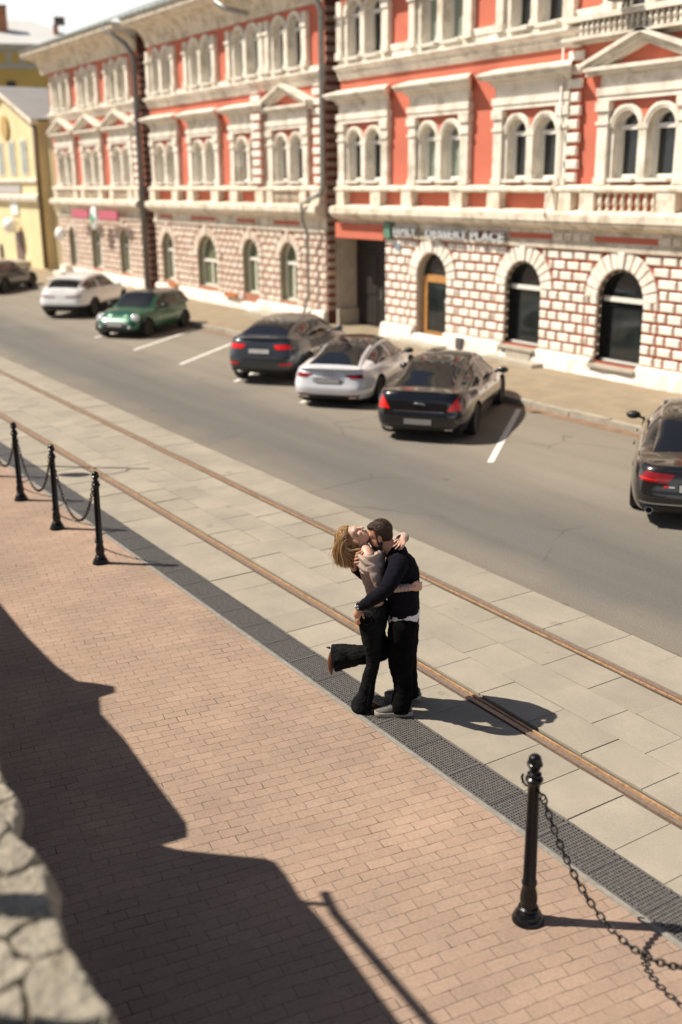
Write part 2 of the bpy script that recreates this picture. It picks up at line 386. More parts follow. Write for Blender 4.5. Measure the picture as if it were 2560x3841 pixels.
# ------------------------------------------------------------------ drain grates (countable iron panels)
b = MB(); L, W = 0.496, 0.352; T = 0.022
b.box(0, L, 0, .016, -T, 0); b.box(0, L, W-.016, W, -T, 0); b.box(0, .012, .016, W-.016, -T, 0); b.box(L-.012, L, .016, W-.016, -T, 0)
for i in range(1, 14):
    yy = .016+(W-.032)*i/14; b.box(.012, L-.012, yy-.0042, yy+.0042, -T+.002, -.002)
for i in range(1, 15):
    xx = .012+(L-.024)*i/15; b.box(xx-.0062, xx+.0062, .016, W-.016, -T, -.0035)
for xx in (.05, L-.05):
    for yy in (.012, W-.012): b.lathe([(.0, .004), (.013, .004), (.016, 0.0), (.016, -.01)], (xx, yy, 0), 10)
g0 = b.build('drain_grate', M_grate)
xg = -33.81; k = 0
GL = 'black cast iron drain grate panel in the strip between brick pavement and tram slabs'
while xg < 1.5:
    o = g0 if k == 0 else g0.copy()
    if k: COL.objects.link(o)
    o.location = (xg, 4.709, 0.004+random.uniform(-.002, .003)); tag(o, GL, 'drain grate', 'drain grates along the brick pavement')
    xg += 0.5; k += 1
b = MB(); b.box(XA, -33.83, 4.709, 5.061, -.05, 0.0)
structure(b.build('far_drain_strip', M_grate))

# ------------------------------------------------------------------ bollards and chains
prof = [(0.001, 1.183), (.020, 1.180), (.036, 1.166), (.043, 1.146), (.043, 1.128), (.050, 1.122), (.050, 1.112), (.042, 1.104), (.036, 1.088), (.024, 1.070), (.026, 1.062),
        (.044, 1.052), (.044, 1.040), (.036, 1.034), (.054, 1.020), (.055, 1.006), (.044, .990), (.0385, .975), (.0385, .93), (.0415, .30), (.049, .288), (.049, .270), (.042, .258),
        (.046, .236), (.056, .19), (.058, .155), (.050, .118), (.052, .108), (.064, .100), (.066, .092), (.062, .084), (.082, .060), (.088, .046), (.086, .038), (.100, .022), (.102, 0.0)]
def bollard_mesh():
    b = MB(); n = 32; v = []
    for r, h in prof:
        for j in range(n):
            a = 2*math.pi*j/n
            q = r*(1 - (0.055*(0.5+0.5*math.cos(8*a)) if (.12 < h < .25 or .31 < h < .96 or h > 1.075) else 0))
            v.append((q*math.cos(a), q*math.sin(a), h))
    k = len(prof)
    f = [(i*n+j, (i+1)*n+j, (i+1)*n+(j+1) % n, i*n+(j+1) % n) for i in range(k-1) for j in range(n)]
    b.add(v, f+[tuple(range(n)), tuple((k-1)*n+j for j in range(n))])
    me = b.mesh('post', M_iron, smooth=True); me.set_sharp_from_angle(angle=R(38)); return me
bol_me = bollard_mesh()
hb = MB(); hb.tube([(-.036, 0, .955), (-.07, 0, .935), (-.095, 0, .945), (-.108, 0, .972), (-.100, 0, .995)], .0085, 8)
hb.tube([(.036, 0, .955), (.055, 0, .945), (.072, 0, .935), (.078, 0, .95)], .0065, 8)
hook_me = hb.mesh('hook', M_iron, smooth=True)
fl = MB()
for sx in (-1, 1): fl.ellipsoid((sx*.05, 0, 1.117), (.012, .012, .012), nu=8, nv=6)
BX = [(-17.02, 4.25, 'cut by the left view edge'), (-15.40, 4.25, 'leftmost one seen whole'),
      (-13.74, 4.24, 'middle of the far row'), (-12.08, 4.23, 'right end of the far row'),
      (-4.17, 4.07, 'alone in the right foreground'), (-2.50, 4.07, None)]
for i, (x, y, lab) in enumerate(BX):
    if lab is None: continue
    o = empty('bollard', (x, y, 0.0)); o.rotation_euler = (0, R([0.4, -.5, .9, 1.2, -.3, 0][i]), R(random.uniform(0, 40)) if i < 4 else 0)
    tag(o, 'black ornamental cast iron bollard, '+lab, 'bollard', 'black chained bollards')
    for nm, me in (('post', bol_me), ('hook', hook_me)):
        c = bpy.data.objects.new(nm, me); COL.objects.link(c); c.parent = o
        if nm == 'hook': c.rotation_euler = (0, 0, -o.rotation_euler.z)
def chain(p0, p1, sag, label):
    p0, p1 = Vector(p0), Vector(p1); span = (p1-p0).length
    N = 400; pts = []
    # catenary with the given sag
    lo, hi = 0.01, 50.0
    for _ in range(60):
        a = (lo+hi)/2
        s = a*(math.cosh(span/2/a)-1)
        if s > sag: lo = a
        else: hi = a
    for i in range(N+1):
        t = i/N; u = (t-0.5)*span
        p = p0.lerp(p1, t); p.z = p0.z*(1-t)+p1.z*t - sag + a*(math.cosh(u/a)-1); pts.append(p)
    cum = [0]
    for i in range(N): cum.append(cum[-1]+(pts[i+1]-pts[i]).length)
    link = 0.045; nl = int(cum[-1]/link); link = cum[-1]/nl
    b = MB(); side0 = Vector((0, 1, 0))
    for k in range(nl):
        s = (k+0.5)*link; i = max(j for j in range(N+1) if cum[j] <= s); i = min(i, N-1)
        c = pts[i].lerp(pts[i+1], (s-cum[i])/max(1e-9, cum[i+1]-cum[i])); t = (pts[i+1]-pts[i]).normalized()
        nrm = t.cross(side0).normalized(); side = side0
        tw = R(45)+(R(90) if k % 2 else 0)+R(random.uniform(-14, 14))
        d = side*math.cos(tw)+nrm*math.sin(tw)
        loop = []
        for q in range(12):
            an = 2*math.pi*q/12; ca, sa = math.cos(an), math.sin(an)
            loop.append(c + t*(0.0290*math.copysign(abs(ca)**0.8, ca)) + d*(0.0172*math.copysign(abs(sa)**0.9, sa)))
        loop += loop[:2]
        b.tube(loop, 0.0060, 6, caps=False)
    # end rings on the hooks
    for e, sg in ((pts[0], 1), (pts[-1], -1)):
        ring = [e + Vector((0.0, 0.022*math.cos(2*math.pi*q/12), 0.022*math.sin(2*math.pi*q/12)))+Vector((sg*.0, 0, -.012)) for q in range(14)]
        b.tube(ring, 0.0048, 6, caps=False)
    o = b.build('chain', M_iron, smooth=True); tag(o, label, 'chain', 'chains hanging between bollards'); return o
cl = ['black link chain hanging at the left edge of the view, farthest of the chains', 'black link chain sagging between the two blurred bollards farthest left inside the view',
      'black link chain sagging to the bollard whose shadow crosses the grate', 'black link chain in sharp foreground, running from the lone bollard out of the view']
for i, k in enumerate((0, 1, 2, 4)):
    a, c = BX[k], BX[k+1]
    chain((a[0]+.075, a[1], .935), (c[0]-.075, c[1], .945), 0.585 if k != 4 else .58, cl[i])

# ------------------------------------------------------------------ old stone parapet in the lower left (and the part of it that only casts its shadow)
def stone_wall():
    b = MB()
    # low broken end nearest the camera
    def cell(x, y, sc):
        d, pts = mnoise.voronoi(Vector((x*sc, y*sc, 0.37))); return d[1]-d[0], mnoise.cell_vector(pts[0]*7.31)
    def edge(x):
        g, c = cell(x, .6, 4.5)
        return np.interp(x, [-5.4, -4.39, -4.02, -3.86, -3.72, -3.59, -3.36, -3.16, -2.93, -2.67, -1.0], [1.06, 1.01, .985, .915, .925, .95, .915, .872, .868, .862, .80])+(c.x-.5)*.03+.016*mnoise.noise(Vector((x*13, 5.7, 0)))+.012*mnoise.noise(Vector((x*37, 5.7, 0)))
    xs = np.linspace(-5.4, -1.0, 440); ts = np.linspace(0, 1, 150)
    def top(x, y):
        wx = x+.035*mnoise.noise(Vector((x*9, y*9, 1))); wy = y+.035*mnoise.noise(Vector((x*9, y*9, 5)))
        g, c = cell(wx, wy, 3.4); return 2.0+(c.z-.5)*.022+.012*mnoise.noise(Vector((x*5, y*5, 4.2)))+.010*mnoise.noise(Vector((x*17, y*17, 4.2)))+.008*mnoise.noise(Vector((x*48, y*48, 4.2)))
    def crack(x, y):
        wx = x+.035*mnoise.noise(Vector((x*9, y*9, 1))); wy = y+.035*mnoise.noise(Vector((x*9, y*9, 5)))
        g, c = cell(wx, wy, 3.4); return -0.06*max(0, 1-g/0.03)
    P = []
    for x in xs:
        row = []; e = edge(x)
        for t in ts:
            y = -.5+(e+.5)*t; drop = -0.05*max(0, (t-0.98)/0.02)**2
            row.append((x, y, top(x, y)+crack(x, y)+drop))
        P.append(row)
    P = np.array(P); b.grid(P)
    zs = np.linspace(1, 0, 26)
    Q = []
    for i, x in enumerate(xs):
        e = P[i, -1]; Q.append([(x+0.02*mnoise.noise(Vector((x*6, z*9, 2))), e[1]-0.02*(1-z)*0+0.04*mnoise.noise(Vector((x*4, z*10, 9)))*(1 if z < 1 else 0)-.03*(1-z), e[2]*z) for z in zs])
    b.grid(np.array(Q))
    # high part with broken coping, out of view on the left
    prof2 = [(-19, 3.36), (-13.2, 3.376), (-12.1, 3.33), (-11.24, 3.36), (-10.85, 3.45), (-10.82, 3.66), (-10.75, 3.86), (-10.6, 3.80), (-10.54, 3.70), (-10.45, 3.54), (-10.06, 3.376), (-9.5, 3.376), (-8.8, 3.30), (-8.02, 3.23),
             (-7.80, 3.12), (-7.72, 2.80), (-7.66, 2.78), (-7.60, 2.93), (-7.57, 3.36), (-7.55, 3.66), (-7.50, 3.73), (-7.3, 3.71), (-7.05, 3.65), (-6.78, 3.65), (-5.7, 3.49), (-5.42, 3.45), (-5.40, 2.0)]
    yo, yi = 0.70, -0.55
    n = len(prof2)
    for i in range(n-1):
        (x0, z0), (x1, z1) = prof2[i], prof2[i+1]
        b.quad((x0, yo, 0), (x1, yo, 0), (x1, yo, z1), (x0, yo, z0)); b.quad((x0, yo, z0), (x1, yo, z1), (x1, yi, z1-.12), (x0, yi, z0-.12)); b.quad((x0, yi, 0), (x1, yi, 0), (x1, yi, z1-.12), (x0, yi, z0-.12))
    return b.build('stone_wall', M_stone, smooth=False)
sw = stone_wall(); tag(sw, 'crumbling pale stone wall top, blurred in the lower left corner', 'wall')
b = MB()
M_dark = mat('dark_steel', (0.03, 0.028, 0.026), 0.5, 0.2, 20)
b.tube([(-7.12, 0.70, 3.90), (-7.0, .69, 3.87), (-6.87, .68, 3.84), (-5.74, .68, 3.74), (-5.35, .67, 3.69)], 0.030, 10)
b.tube([(-6.98, .68, 3.5), (-6.98, .68, 3.865)], 0.022, 8); b.tube([(-5.5, .67, 3.3), (-5.5, .67, 3.70)], 0.024, 8)
o = b.build('handrail', M_dark, smooth=True); tag(o, 'thin metal handrail on top of the stone wall, seen by its shadow on the bricks', 'handrail')
b = MB(); b.tube([(-4.02, .007, 1.9), (-4.02, .007, 3.5)], 0.066, 14); b.tube([(-3.456, -.263, 1.9), (-3.456, -.263, 3.7)], .10, 14)
o = b.build('railing_posts', M_dark, smooth=True); tag(o, 'dark metal railing posts behind the stone wall top, seen by the shadow band they cast', 'railing')
# lamp post whose shadow falls across the track
lp = empty('lamp_post', (-18.66, 3.32, 0)); tag(lp, 'slim black lamp post beyond the left edge, its thin shadow crossing grate and rails', 'lamp post')
b = MB(); b.tube([(0, 0, 0), (0, 0, 1.0), (0, 0, 5.15)], [.07, .045, .03], 10); b.build('pole', M_iron, lp, smooth=True)
b = MB(); b.tube([(0, 0, 4.75), (.10, -.16, 4.85), (.20, -.32, 4.7), (.27, -.42, 4.3)], .018, 8); b.build('arm', M_iron, lp, smooth=True)
b = MB(); b.lathe([(.02, .28), (.10, .22), (.15, .12), (.15, 0), (.09, -.22), (.03, -.28)], (.27, -.42, 3.98), 14); b.build('lantern', M_iron, lp, smooth=True)
# ------------------------------------------------------------------ the street front opposite
Y0 = 18.45
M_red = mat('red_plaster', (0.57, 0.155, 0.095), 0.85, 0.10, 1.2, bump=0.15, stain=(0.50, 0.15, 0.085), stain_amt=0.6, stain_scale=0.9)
M_cream = mat('cream_plaster', (0.80, 0.74, 0.635), 0.85, 0.10, 2.5, bump=0.2, stain=(0.40, 0.335, 0.245), stain_amt=0.75, stain_scale=2.2)
M_cream2 = mat('weathered_cream', (0.75, 0.67, 0.545), 0.9, 0.14, 3, bump=0.3, stain=(0.33, 0.27, 0.18), stain_amt=0.8, stain_scale=2.8)
M_block = mat('white_block', (0.84, 0.785, 0.69), 0.85, 0.09, 3, bump=0.25, stain=(0.50, 0.43, 0.33), stain_amt=0.5, stain_scale=4)
M_block2 = mat('worn_block', (0.70, 0.61, 0.515), 0.9, 0.14, 2, bump=0.25, stain=(0.48, 0.29, 0.20), stain_amt=0.7, stain_scale=3)
M_mortar = mat('red_joint', (0.40, 0.085, 0.045), 0.9, 0.15, 4, stain=(0.36, 0.18, 0.11), stain_amt=0.6, stain_scale=1.2)
M_mortar2 = mat('faded_joint', (0.40, 0.17, 0.11), 0.9, 0.2, 4, stain=(0.34, 0.24, 0.17), stain_amt=0.7, stain_scale=1.2)
M_plinth = mat('whitewashed_plinth', (0.82, 0.77, 0.69), 0.9, 0.10, 3, bump=0.6, bscale=14, stain=(0.47, 0.41, 0.33), stain_amt=0.5, stain_scale=2)
M_frame = mat('white_window_frame', (0.78, 0.75, 0.68), 0.4, 0.05, 5)
M_sill = mat('white_sill', (0.74, 0.70, 0.61), 0.6, 0.08, 5)
M_glass = mat('dark_pane', (0.020, 0.024, 0.024), 0.06, 0.3, 2, spec=0.5)
M_glassg = mat('curtained_pane', (0.25, 0.29, 0.245), 0.10, 0.25, 1.3, spec=0.5)
M_glasso = mat('greenish_pane', (0.15, 0.17, 0.10), 0.2, 0.4, 0.8, spec=0.5)
M_black = mat('black_frame', (0.015, 0.015, 0.015), 0.5, 0.2, 8)
M_pipe = mat('galvanised_pipe', (0.30, 0.31, 0.30), 0.45, 0.15, 4, metal=0.5)
M_pipedark = mat('dark_grey_pipe', (0.17, 0.165, 0.16), 0.5, 0.15, 4, metal=0.3)
M_roof = mat('grey_green_roof', (0.30, 0.33, 0.30), 0.5, 0.15, 1.5, metal=0.2)
M_wood = mat('varnished_oak', (0.47, 0.235, 0.075), 0.4, 0.2, 8)
M_gray = mat('grey_stone_step', (0.42, 0.38, 0.31), 0.9, 0.15, 4, bump=0.3)
M_shadered = mat('shade_dark_red', (.20, .068, .05), .9, .2, 3, stain=(.13, .06, .05), stain_amt=.6)  # red of the side and recess walls, with their shade put into the colour
M_blockshade = mat('shade_dark_block', (.40, .32, .255), .9, .2, 3, stain=(.25, .17, .13), stain_amt=.6)  # cream blocks on those walls, darkened in colour to stand for shade
M_olive = mat('olive_reveal', (.27, .25, .16), .9, .15, 2)
M_shade = mat('passage_plaster', (0.50, 0.43, 0.34), 0.9, 0.12, 2, stain=(0.25, 0.20, 0.15), stain_amt=0.6)

def face_grid(b, x0, x1, z0, z1, opens, y, mi=0):
    """flat wall face with rectangular openings (ox0, ox1, oz0, oz1)"""
    xs = sorted(set([x0, x1]+[v for o in opens for v in o[:2] if x0 < v < x1])); zs = sorted(set([z0, z1]+[v for o in opens for v in o[2:4] if z0 < v < z1]))
    for i in range(len(xs)-1):
        for j in range(len(zs)-1):
            cx, cz = (xs[i]+xs[i+1])/2, (zs[j]+zs[j+1])/2
            if any(o[0] < cx < o[1] and o[2] < cz < o[3] for o in opens): continue
            b.quad((xs[i], y, zs[j]), (xs[i+1], y, zs[j]), (xs[i+1], y, zs[j+1]), (xs[i], y, zs[j+1]), mi)
def arc_pts(cx, zs, r, n=16):
    return [(cx-r*math.cos(math.pi*k/n), zs+r*math.sin(math.pi*k/n)) for k in range(n+1)]
def arched_plate(b, x0, x1, z0, z1, holes, yf, yb, yw, mi=0, mr=None):
    """plate x0..x1, z0..z1 with arched holes (cx, r, zbottom, zspring); front yf, reveals back to yb, outer sides to yw"""
    mr = mi if mr is None else mr; x = x0
    for cx, r, zb, zs in sorted(holes):
        b.quad((x, yf, z0), (cx-r, yf, z0), (cx-r, yf, z1), (x, yf, z1), mi)
        if zb > z0+1e-4: b.quad((cx-r, yf, z0), (cx+r, yf, z0), (cx+r, yf, zb), (cx-r, yf, zb), mi)
        a = arc_pts(cx, zs, r)
        for k in range(len(a)-1):
            (xa, za), (xb, zb2) = a[k], a[k+1]
            b.quad((xa, yf, za), (xb, yf, zb2), (xb, yf, z1), (xa, yf, z1), mi)
            b.quad((xa, yf, za), (xb, yf, zb2), (xb, yb, zb2), (xa, yb, za), mr)
        b.quad((cx-r, yf, zb), (cx-r, yf, zs), (cx-r, yb, zs), (cx-r, yb, zb), mr); b.quad((cx+r, yf, zb), (cx+r, yf, zs), (cx+r, yb, zs), (cx+r, yb, zb), mr)
        b.quad((cx-r, yf, zb), (cx+r, yf, zb), (cx+r, yb, zb), (cx-r, yb, zb), mr)
        x = cx+r
    b.quad((x, yf, z0), (x1, yf, z0), (x1, yf, z1), (x, yf, z1), mi)
    for xx in (x0, x1): b.quad((xx, yf, z0), (xx, yf, z1), (xx, yw, z1), (xx, yw, z0), mi)
    for zz in (z0, z1): b.quad((x0, yf, zz), (x1, yf, zz), (x1, yw, zz), (x0, yw, zz), mi)
def archivolt(b, cx, zs, r0, r1, yf, yw, mi=0, n=16):
    A, B = arc_pts(cx, zs, r0, n), arc_pts(cx, zs, r1, n)
    for k in range(n):
        b.quad((A[k][0], yf, A[k][1]), (A[k+1][0], yf, A[k+1][1]), (B[k+1][0], yf, B[k+1][1]), (B[k][0], yf, B[k][1]), mi)
        b.quad((B[k][0], yf, B[k][1]), (B[k+1][0], yf, B[k+1][1]), (B[k+1][0], yw, B[k+1][1]), (B[k][0], yw, B[k][1]), mi)
        b.quad((A[k][0], yf, A[k][1]), (A[k+1][0], yf, A[k+1][1]), (A[k+1][0], yw, A[k+1][1]), (A[k][0], yw, A[k][1]), mi)
def pane(parent, cx, r, zb, zs, y, mt):
    b = MB(); a = arc_pts(cx, zs, r, 14)
    b.add([(cx-r, y, zb)]+[(px, y, pz) for px, pz in a]+[(cx+r, y, zb)], [tuple(range(len(a)+2))])
    return b.build('pane', mt, parent)
def frame(parent, cx, r, zb, zs, y, mt, zt, t=0.06, mull=False, arch_t=None, name='frame'):
    """sash frame with a transom at zt"""
    b = MB(); yb = y+0.05; yf = y-0.05; at = arch_t or t
    b.box(cx-r, cx-r+t, yf, yb, zb, zs); b.box(cx+r-t, cx+r, yf, yb, zb, zs); b.box(cx-r+t, cx+r-t, yf, yb, zb, zb+t)
    b.box(cx-r+t*.2, cx+r-t*.2, yf-.012, yb, zt-.045, zt+.055)
    archivolt(b, cx, zs, r-at, r, yf, yb)
    if mull: b.box(cx-.045, cx+.045, yf+.008, yb, zb+t, zt-.045)
    return b.build(name, mt, parent)

W_SP = 0.98       # distance between the two lights of a pair
def upper_window(parent, cx, kind, glass, i):
    """paired arched window of the second storey: surround with pilasters, archivolts, entablature; kind hat / pediment"""
    zb, zs, r = 4.5, 5.54, 0.36; hw = 1.27
    b = MB(); yf = Y0-0.05; yrec = Y0+0.24
    # opening plate with red spandrels: the plate is red above the arches
    holes = [(cx-W_SP/2, r, zb, zs), (cx+W_SP/2, r, zb, zs)]
    arched_plate(b, cx-hw+.36, cx+hw-.36, 4.40, 5.54, [], 99, 99, 99) if False else None
    x0, x1 = cx-hw+.33, cx+hw-.33
    arched_plate(b, x0, x1, 4.40, 6.10, holes, Y0-0.02, yrec, Y0+0.05, 1, 0)
    # cream jambs below the spring, archivolts above
    for a, c in ((x0, cx-W_SP/2-r), (cx-W_SP/2+r, cx+W_SP/2-r), (cx+W_SP/2+r, x1)):
        if c-a > .03: b.box(a, c, Y0-.05, Y0-.021, 4.41, zs-.001)
    b.box(cx-.11, cx+.11, Y0-.10, Y0-.051, 4.42, zs-.04); b.box(cx-.15, cx+.15, Y0-.115, Y0-.051, zs-.04, zs+.06)      # colonnette and its capital
    for sgn in (-1, 1):
        archivolt(b, cx+sgn*W_SP/2, zs, r, r+.135, Y0-.085, Y0-.02)
        archivolt(b, cx+sgn*W_SP/2, zs, r+.05, r+.10, Y0-.105, Y0-.085)
        # outer pilasters with base and capital
        xa, xb = sorted((cx+sgn*hw, cx+sgn*(hw-.30)))
        b.box(xa, xb, Y0-.14, Y0+.02, 4.36, 5.98); b.box(xa-.03, xb+.03, Y0-.17, Y0-.01, 4.36, 4.52); b.box(xa-.035, xb+.035, Y0-.175, Y0-.01, 5.62, 5.69)
        b.box(xa-.05, xb+.05, Y0-.19, Y0-.01, 5.90, 6.10)
    # entablature
    b.box(cx-hw-.02, cx+hw+.02, Y0-.15, Y0+.02, 6.11, 6.22); b.box(cx-hw-.05, cx+hw+.05, Y0-.18, Y0+.02, 6.22, 6.38); b.box(cx-hw+.02, cx+hw-.02, Y0-.12, Y0+.02, 6.38, 6.64)
    o = b.build('window', [M_cream, M_red], parent)
    if glass == 'curtain': o['label'] = 'window pair with pale curtained panes'
    b = MB(); hx = hw+.12
    if kind == 'hat':
        prof = [(Y0+.02, 6.641), (Y0-.15, 6.641), (Y0-.15, 6.69), (Y0-.21, 6.72), (Y0-.21, 6.765), (Y0-.40, 6.79), (Y0-.40, 6.845), (Y0-.46, 6.885), (Y0-.46, 6.93), (Y0-.10, 7.05), (Y0+.02, 7.06)]
        # mitred hipped hat: taper each profile point outwards
        n = len(prof); L = []; Rr = []
        for y, z in prof:
            e = max(0, Y0-y); L.append((cx-hx-e*.9+.18, y, z)); Rr.append((cx+hx+e*.9-.18, y, z))
        b.add(L+Rr, [(k, k+1, n+k+1, n+k) for k in range(n-1)]+[tuple(range(n)), tuple(range(n, 2*n))])
        b.build('cornice', [M_cream], parent)
    else:
        px = hw+.30
        b.box(cx-px+.1, cx+px-.1, Y0-.26, Y0+.02, 6.641, 6.72); b.box(cx-px, cx+px, Y0-.36, Y0+.02, 6.72, 6.80)
        apex = 7.46; low = 6.80
        for sgn in (-1, 1):
            # raking cornice: three stepped mouldings
            for d, za, t in ((.40, 0.0, .09), (.31, -.095, .09), (.22, -.19, .085)):
                pe = (cx+sgn*(px+.06), low+za+.10); pa = (cx, apex+za)
                v = [(pe[0], Y0-d, pe[1]-t), (pa[0], Y0-d, pa[1]-t), (pa[0], Y0-d, pa[1]), (pe[0], Y0-d, pe[1])]
                v2 = [(p[0], Y0+.02, p[2]) for p in v]
                b.add(v+v2, [(0, 1, 2, 3), (0, 1, 5, 4), (3, 2, 6, 7), (0, 3, 7, 4)])
        b.add([(cx-px, Y0-.03, low), (cx+px, Y0-.03, low), (cx, Y0-.03, apex-.2)], [(0, 1, 2)], 1)
        b.build('pediment', [M_cream, M_red], parent)
    g = {'dark': M_glass, 'curtain': M_glassg, 'pale': M_glassg}[glass]
    for sgn in (-1, 1):
        xx = cx+sgn*W_SP/2
        frame(o, xx, r, zb, zs, yrec-.06, M_frame, 5.55, .085); pane(o, xx, r, zb, zs, yrec-.03, g)
    b = MB()
    for sgn in (-1, 1): b.box(cx+sgn*W_SP/2-.34, cx+sgn*W_SP/2+.34, Y0-.20, Y0-.021 , 4.425, 4.505)
    b.build('sill', M_sill, o)
    return o
def top_window(parent, cx, glass):
    zb, zs, r, hw = 7.90, 9.02, 0.37, 1.30
    b = MB(); yrec = Y0+.24; x0, x1 = cx-hw+.26, cx+hw-.26
    holes = [(cx-W_SP/2, r, zb, zs), (cx+W_SP/2, r, zb, zs)]
    arched_plate(b, x0, x1, 7.86, 9.60, holes, Y0-.02, yrec, Y0+.05, 1, 0)
    for a, c in ((x0, cx-W_SP/2-r), (cx-W_SP/2+r, cx+W_SP/2-r), (cx+W_SP/2+r, x1)):
        b.box(a, c, Y0-.06, Y0-.021, 7.87, zs-.001)
    b.box(cx-.11, cx+.11, Y0-.12, Y0-.061, 7.88, zs-.04); b.box(cx-.15, cx+.15, Y0-.135, Y0-.061, zs-.04, zs+.06); b.box(cx-.14, cx+.14, Y0-.14, Y0-.061, 7.88, 8.02)
    for sgn in (-1, 1):
        archivolt(b, cx+sgn*W_SP/2, zs, r, r+.13, Y0-.10, Y0-.02)
        xa, xb = sorted((cx+sgn*hw, cx+sgn*(hw-.25)))
        b.box(xa, xb, Y0-.15, Y0+.02, 7.86, 9.42); b.box(xa-.03, xb+.03, Y0-.19, Y0-.01, 7.86, 8.06); b.box(xa-.04, xb+.04, Y0-.19, Y0-.01, 9.0, 9.09)
    o = b.build('window', [M_cream, M_red], parent)
    g = M_glass if glass == 'dark' else M_glassg
    for sgn in (-1, 1):
        xx = cx+sgn*W_SP/2
        frame(o, xx, r, zb, zs, yrec-.06, M_frame, 9.02, .08); pane(o, xx, r, zb, zs, yrec-.03, g)
    b = MB()
    for sgn in (-1, 1): b.box(cx+sgn*W_SP/2-.36, cx+sgn*W_SP/2+.36, Y0-.22, Y0-.021, 7.82, 7.90)
    b.build('sill', M_sill, o)

def rusticated(parent, x0, x1, zlo, zhi, arches, rects, mats, seed, y=None, dark=()):
    """red wall face with pillow blocks in running bond; arches: (cx, r, zb, zs, ring) cut out and get voussoirs"""
    y = Y0 if y is None else y
    rd = random.Random(seed); b = MB(); yb = y+.36
    # backing face with holes: grid for rectangles, arched plates for arches
    xs = x0; zones = []
    for cx, r, zb, zs, ring in sorted(arches):
        zones.append((cx-r-.05, cx+r+.05))
    cur = x0
    for ia, ((a, c), ar) in enumerate(zip(zones, sorted(arches))):
        face_grid(b, cur, a, zlo, zhi, rects, y, 0)
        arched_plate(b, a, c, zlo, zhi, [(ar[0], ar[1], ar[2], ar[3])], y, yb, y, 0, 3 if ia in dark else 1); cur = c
    face_grid(b, cur, x1, zlo, zhi, rects, y, 0)
    rows = 10; ph = (zhi-.02-.50)/rows; g = 0.062
    for k in range(rows):
        za = .50+ph*k+g*.5; zc = za+ph-g; zm = (za+zc)/2
        bl = []
        for cx, r, zb, zs, ring in arches:
            ro = r+ring+.03
            if zm < zs: h = r+.015+(.27 if k % 2 else .40)
            else: h = math.sqrt(max(0, ro*ro-(zm-zs)**2)) if zm-zs < ro else 0
            if zm >= zs and h > 0: bl.append((cx-h, cx+h))
            elif zm < zs and zc > zb-0.3:
                w_ = .27 if k % 2 else .40
                for sg in (-1, 1):
                    a, c = sorted((cx+sg*(r+.012), cx+sg*(r+w_-.03))); b.bevelbox(a, c, y-.062, y, za, zc, .026, 2)
                bl.append((cx-r-w_, cx+r+w_))
        for a, c, p, q in rects:
            if p < zm < q: bl.append((a, c))
        segs = []; cur = x0
        for a, c in sorted(bl):
            if a > cur: segs.append((cur, a))
            cur = max(cur, c)
        if cur < x1: segs.append((cur, x1))
        for a, c in segs:
            L = c-a
            if L < .08: continue
            # common bond grid so that courses line up above one another
            pw = 0.44; off = (0 if k % 2 else pw/2); t = math.floor((a-off)/pw)*pw+off
            cuts = [a]
            while t < c:
                if t > a+.13 and t < c-.13: cuts.append(t)
                t += pw
            cuts.append(c)
            for u, v in zip(cuts, cuts[1:]):
                b.bevelbox(u+g*.5+rd.uniform(-.006, .006), v-g*.5+rd.uniform(-.006, .006), y-.058+rd.uniform(-.006, .006), y, za+rd.uniform(-.005, .005), zc+rd.uniform(-.005, .005), .026, 2)
    for cx, r, zb, zs, ring in arches:
        nV = 13
        for k in range(nV):
            a0 = math.pi*(k+.07)/nV; a1 = math.pi*(k+.93)/nV; key = (k == nV//2)
            ra, rb = r+.012, r+ring+(.14 if key else 0); d = .105 if key else .07
            def pt(rr, a, yy): return (cx-rr*math.cos(a), yy, zs+rr*math.sin(a))
            fr = [pt(ra+.02, a0+.02, y-d), pt(ra+.02, a1-.02, y-d), pt(rb-.02, a1-.02, y-d), pt(rb-.02, a0+.02, y-d)]
            md = [pt(ra, a0, y-d+.02), pt(ra, a1, y-d+.02), pt(rb, a1, y-d+.02), pt(rb, a0, y-d+.02)]
            bk = [pt(ra, a0, y), pt(ra, a1, y), pt(rb, a1, y), pt(rb, a0, y)]
            b.add(fr+md+bk, [(0, 1, 2, 3), (0, 1, 5, 4), (1, 2, 6, 5), (2, 3, 7, 6), (3, 0, 4, 7), (4, 5, 9, 8), (5, 6, 10, 9), (6, 7, 11, 10), (7, 4, 8, 11)], 2)
    return b.build('rusticated_wall', mats, parent)

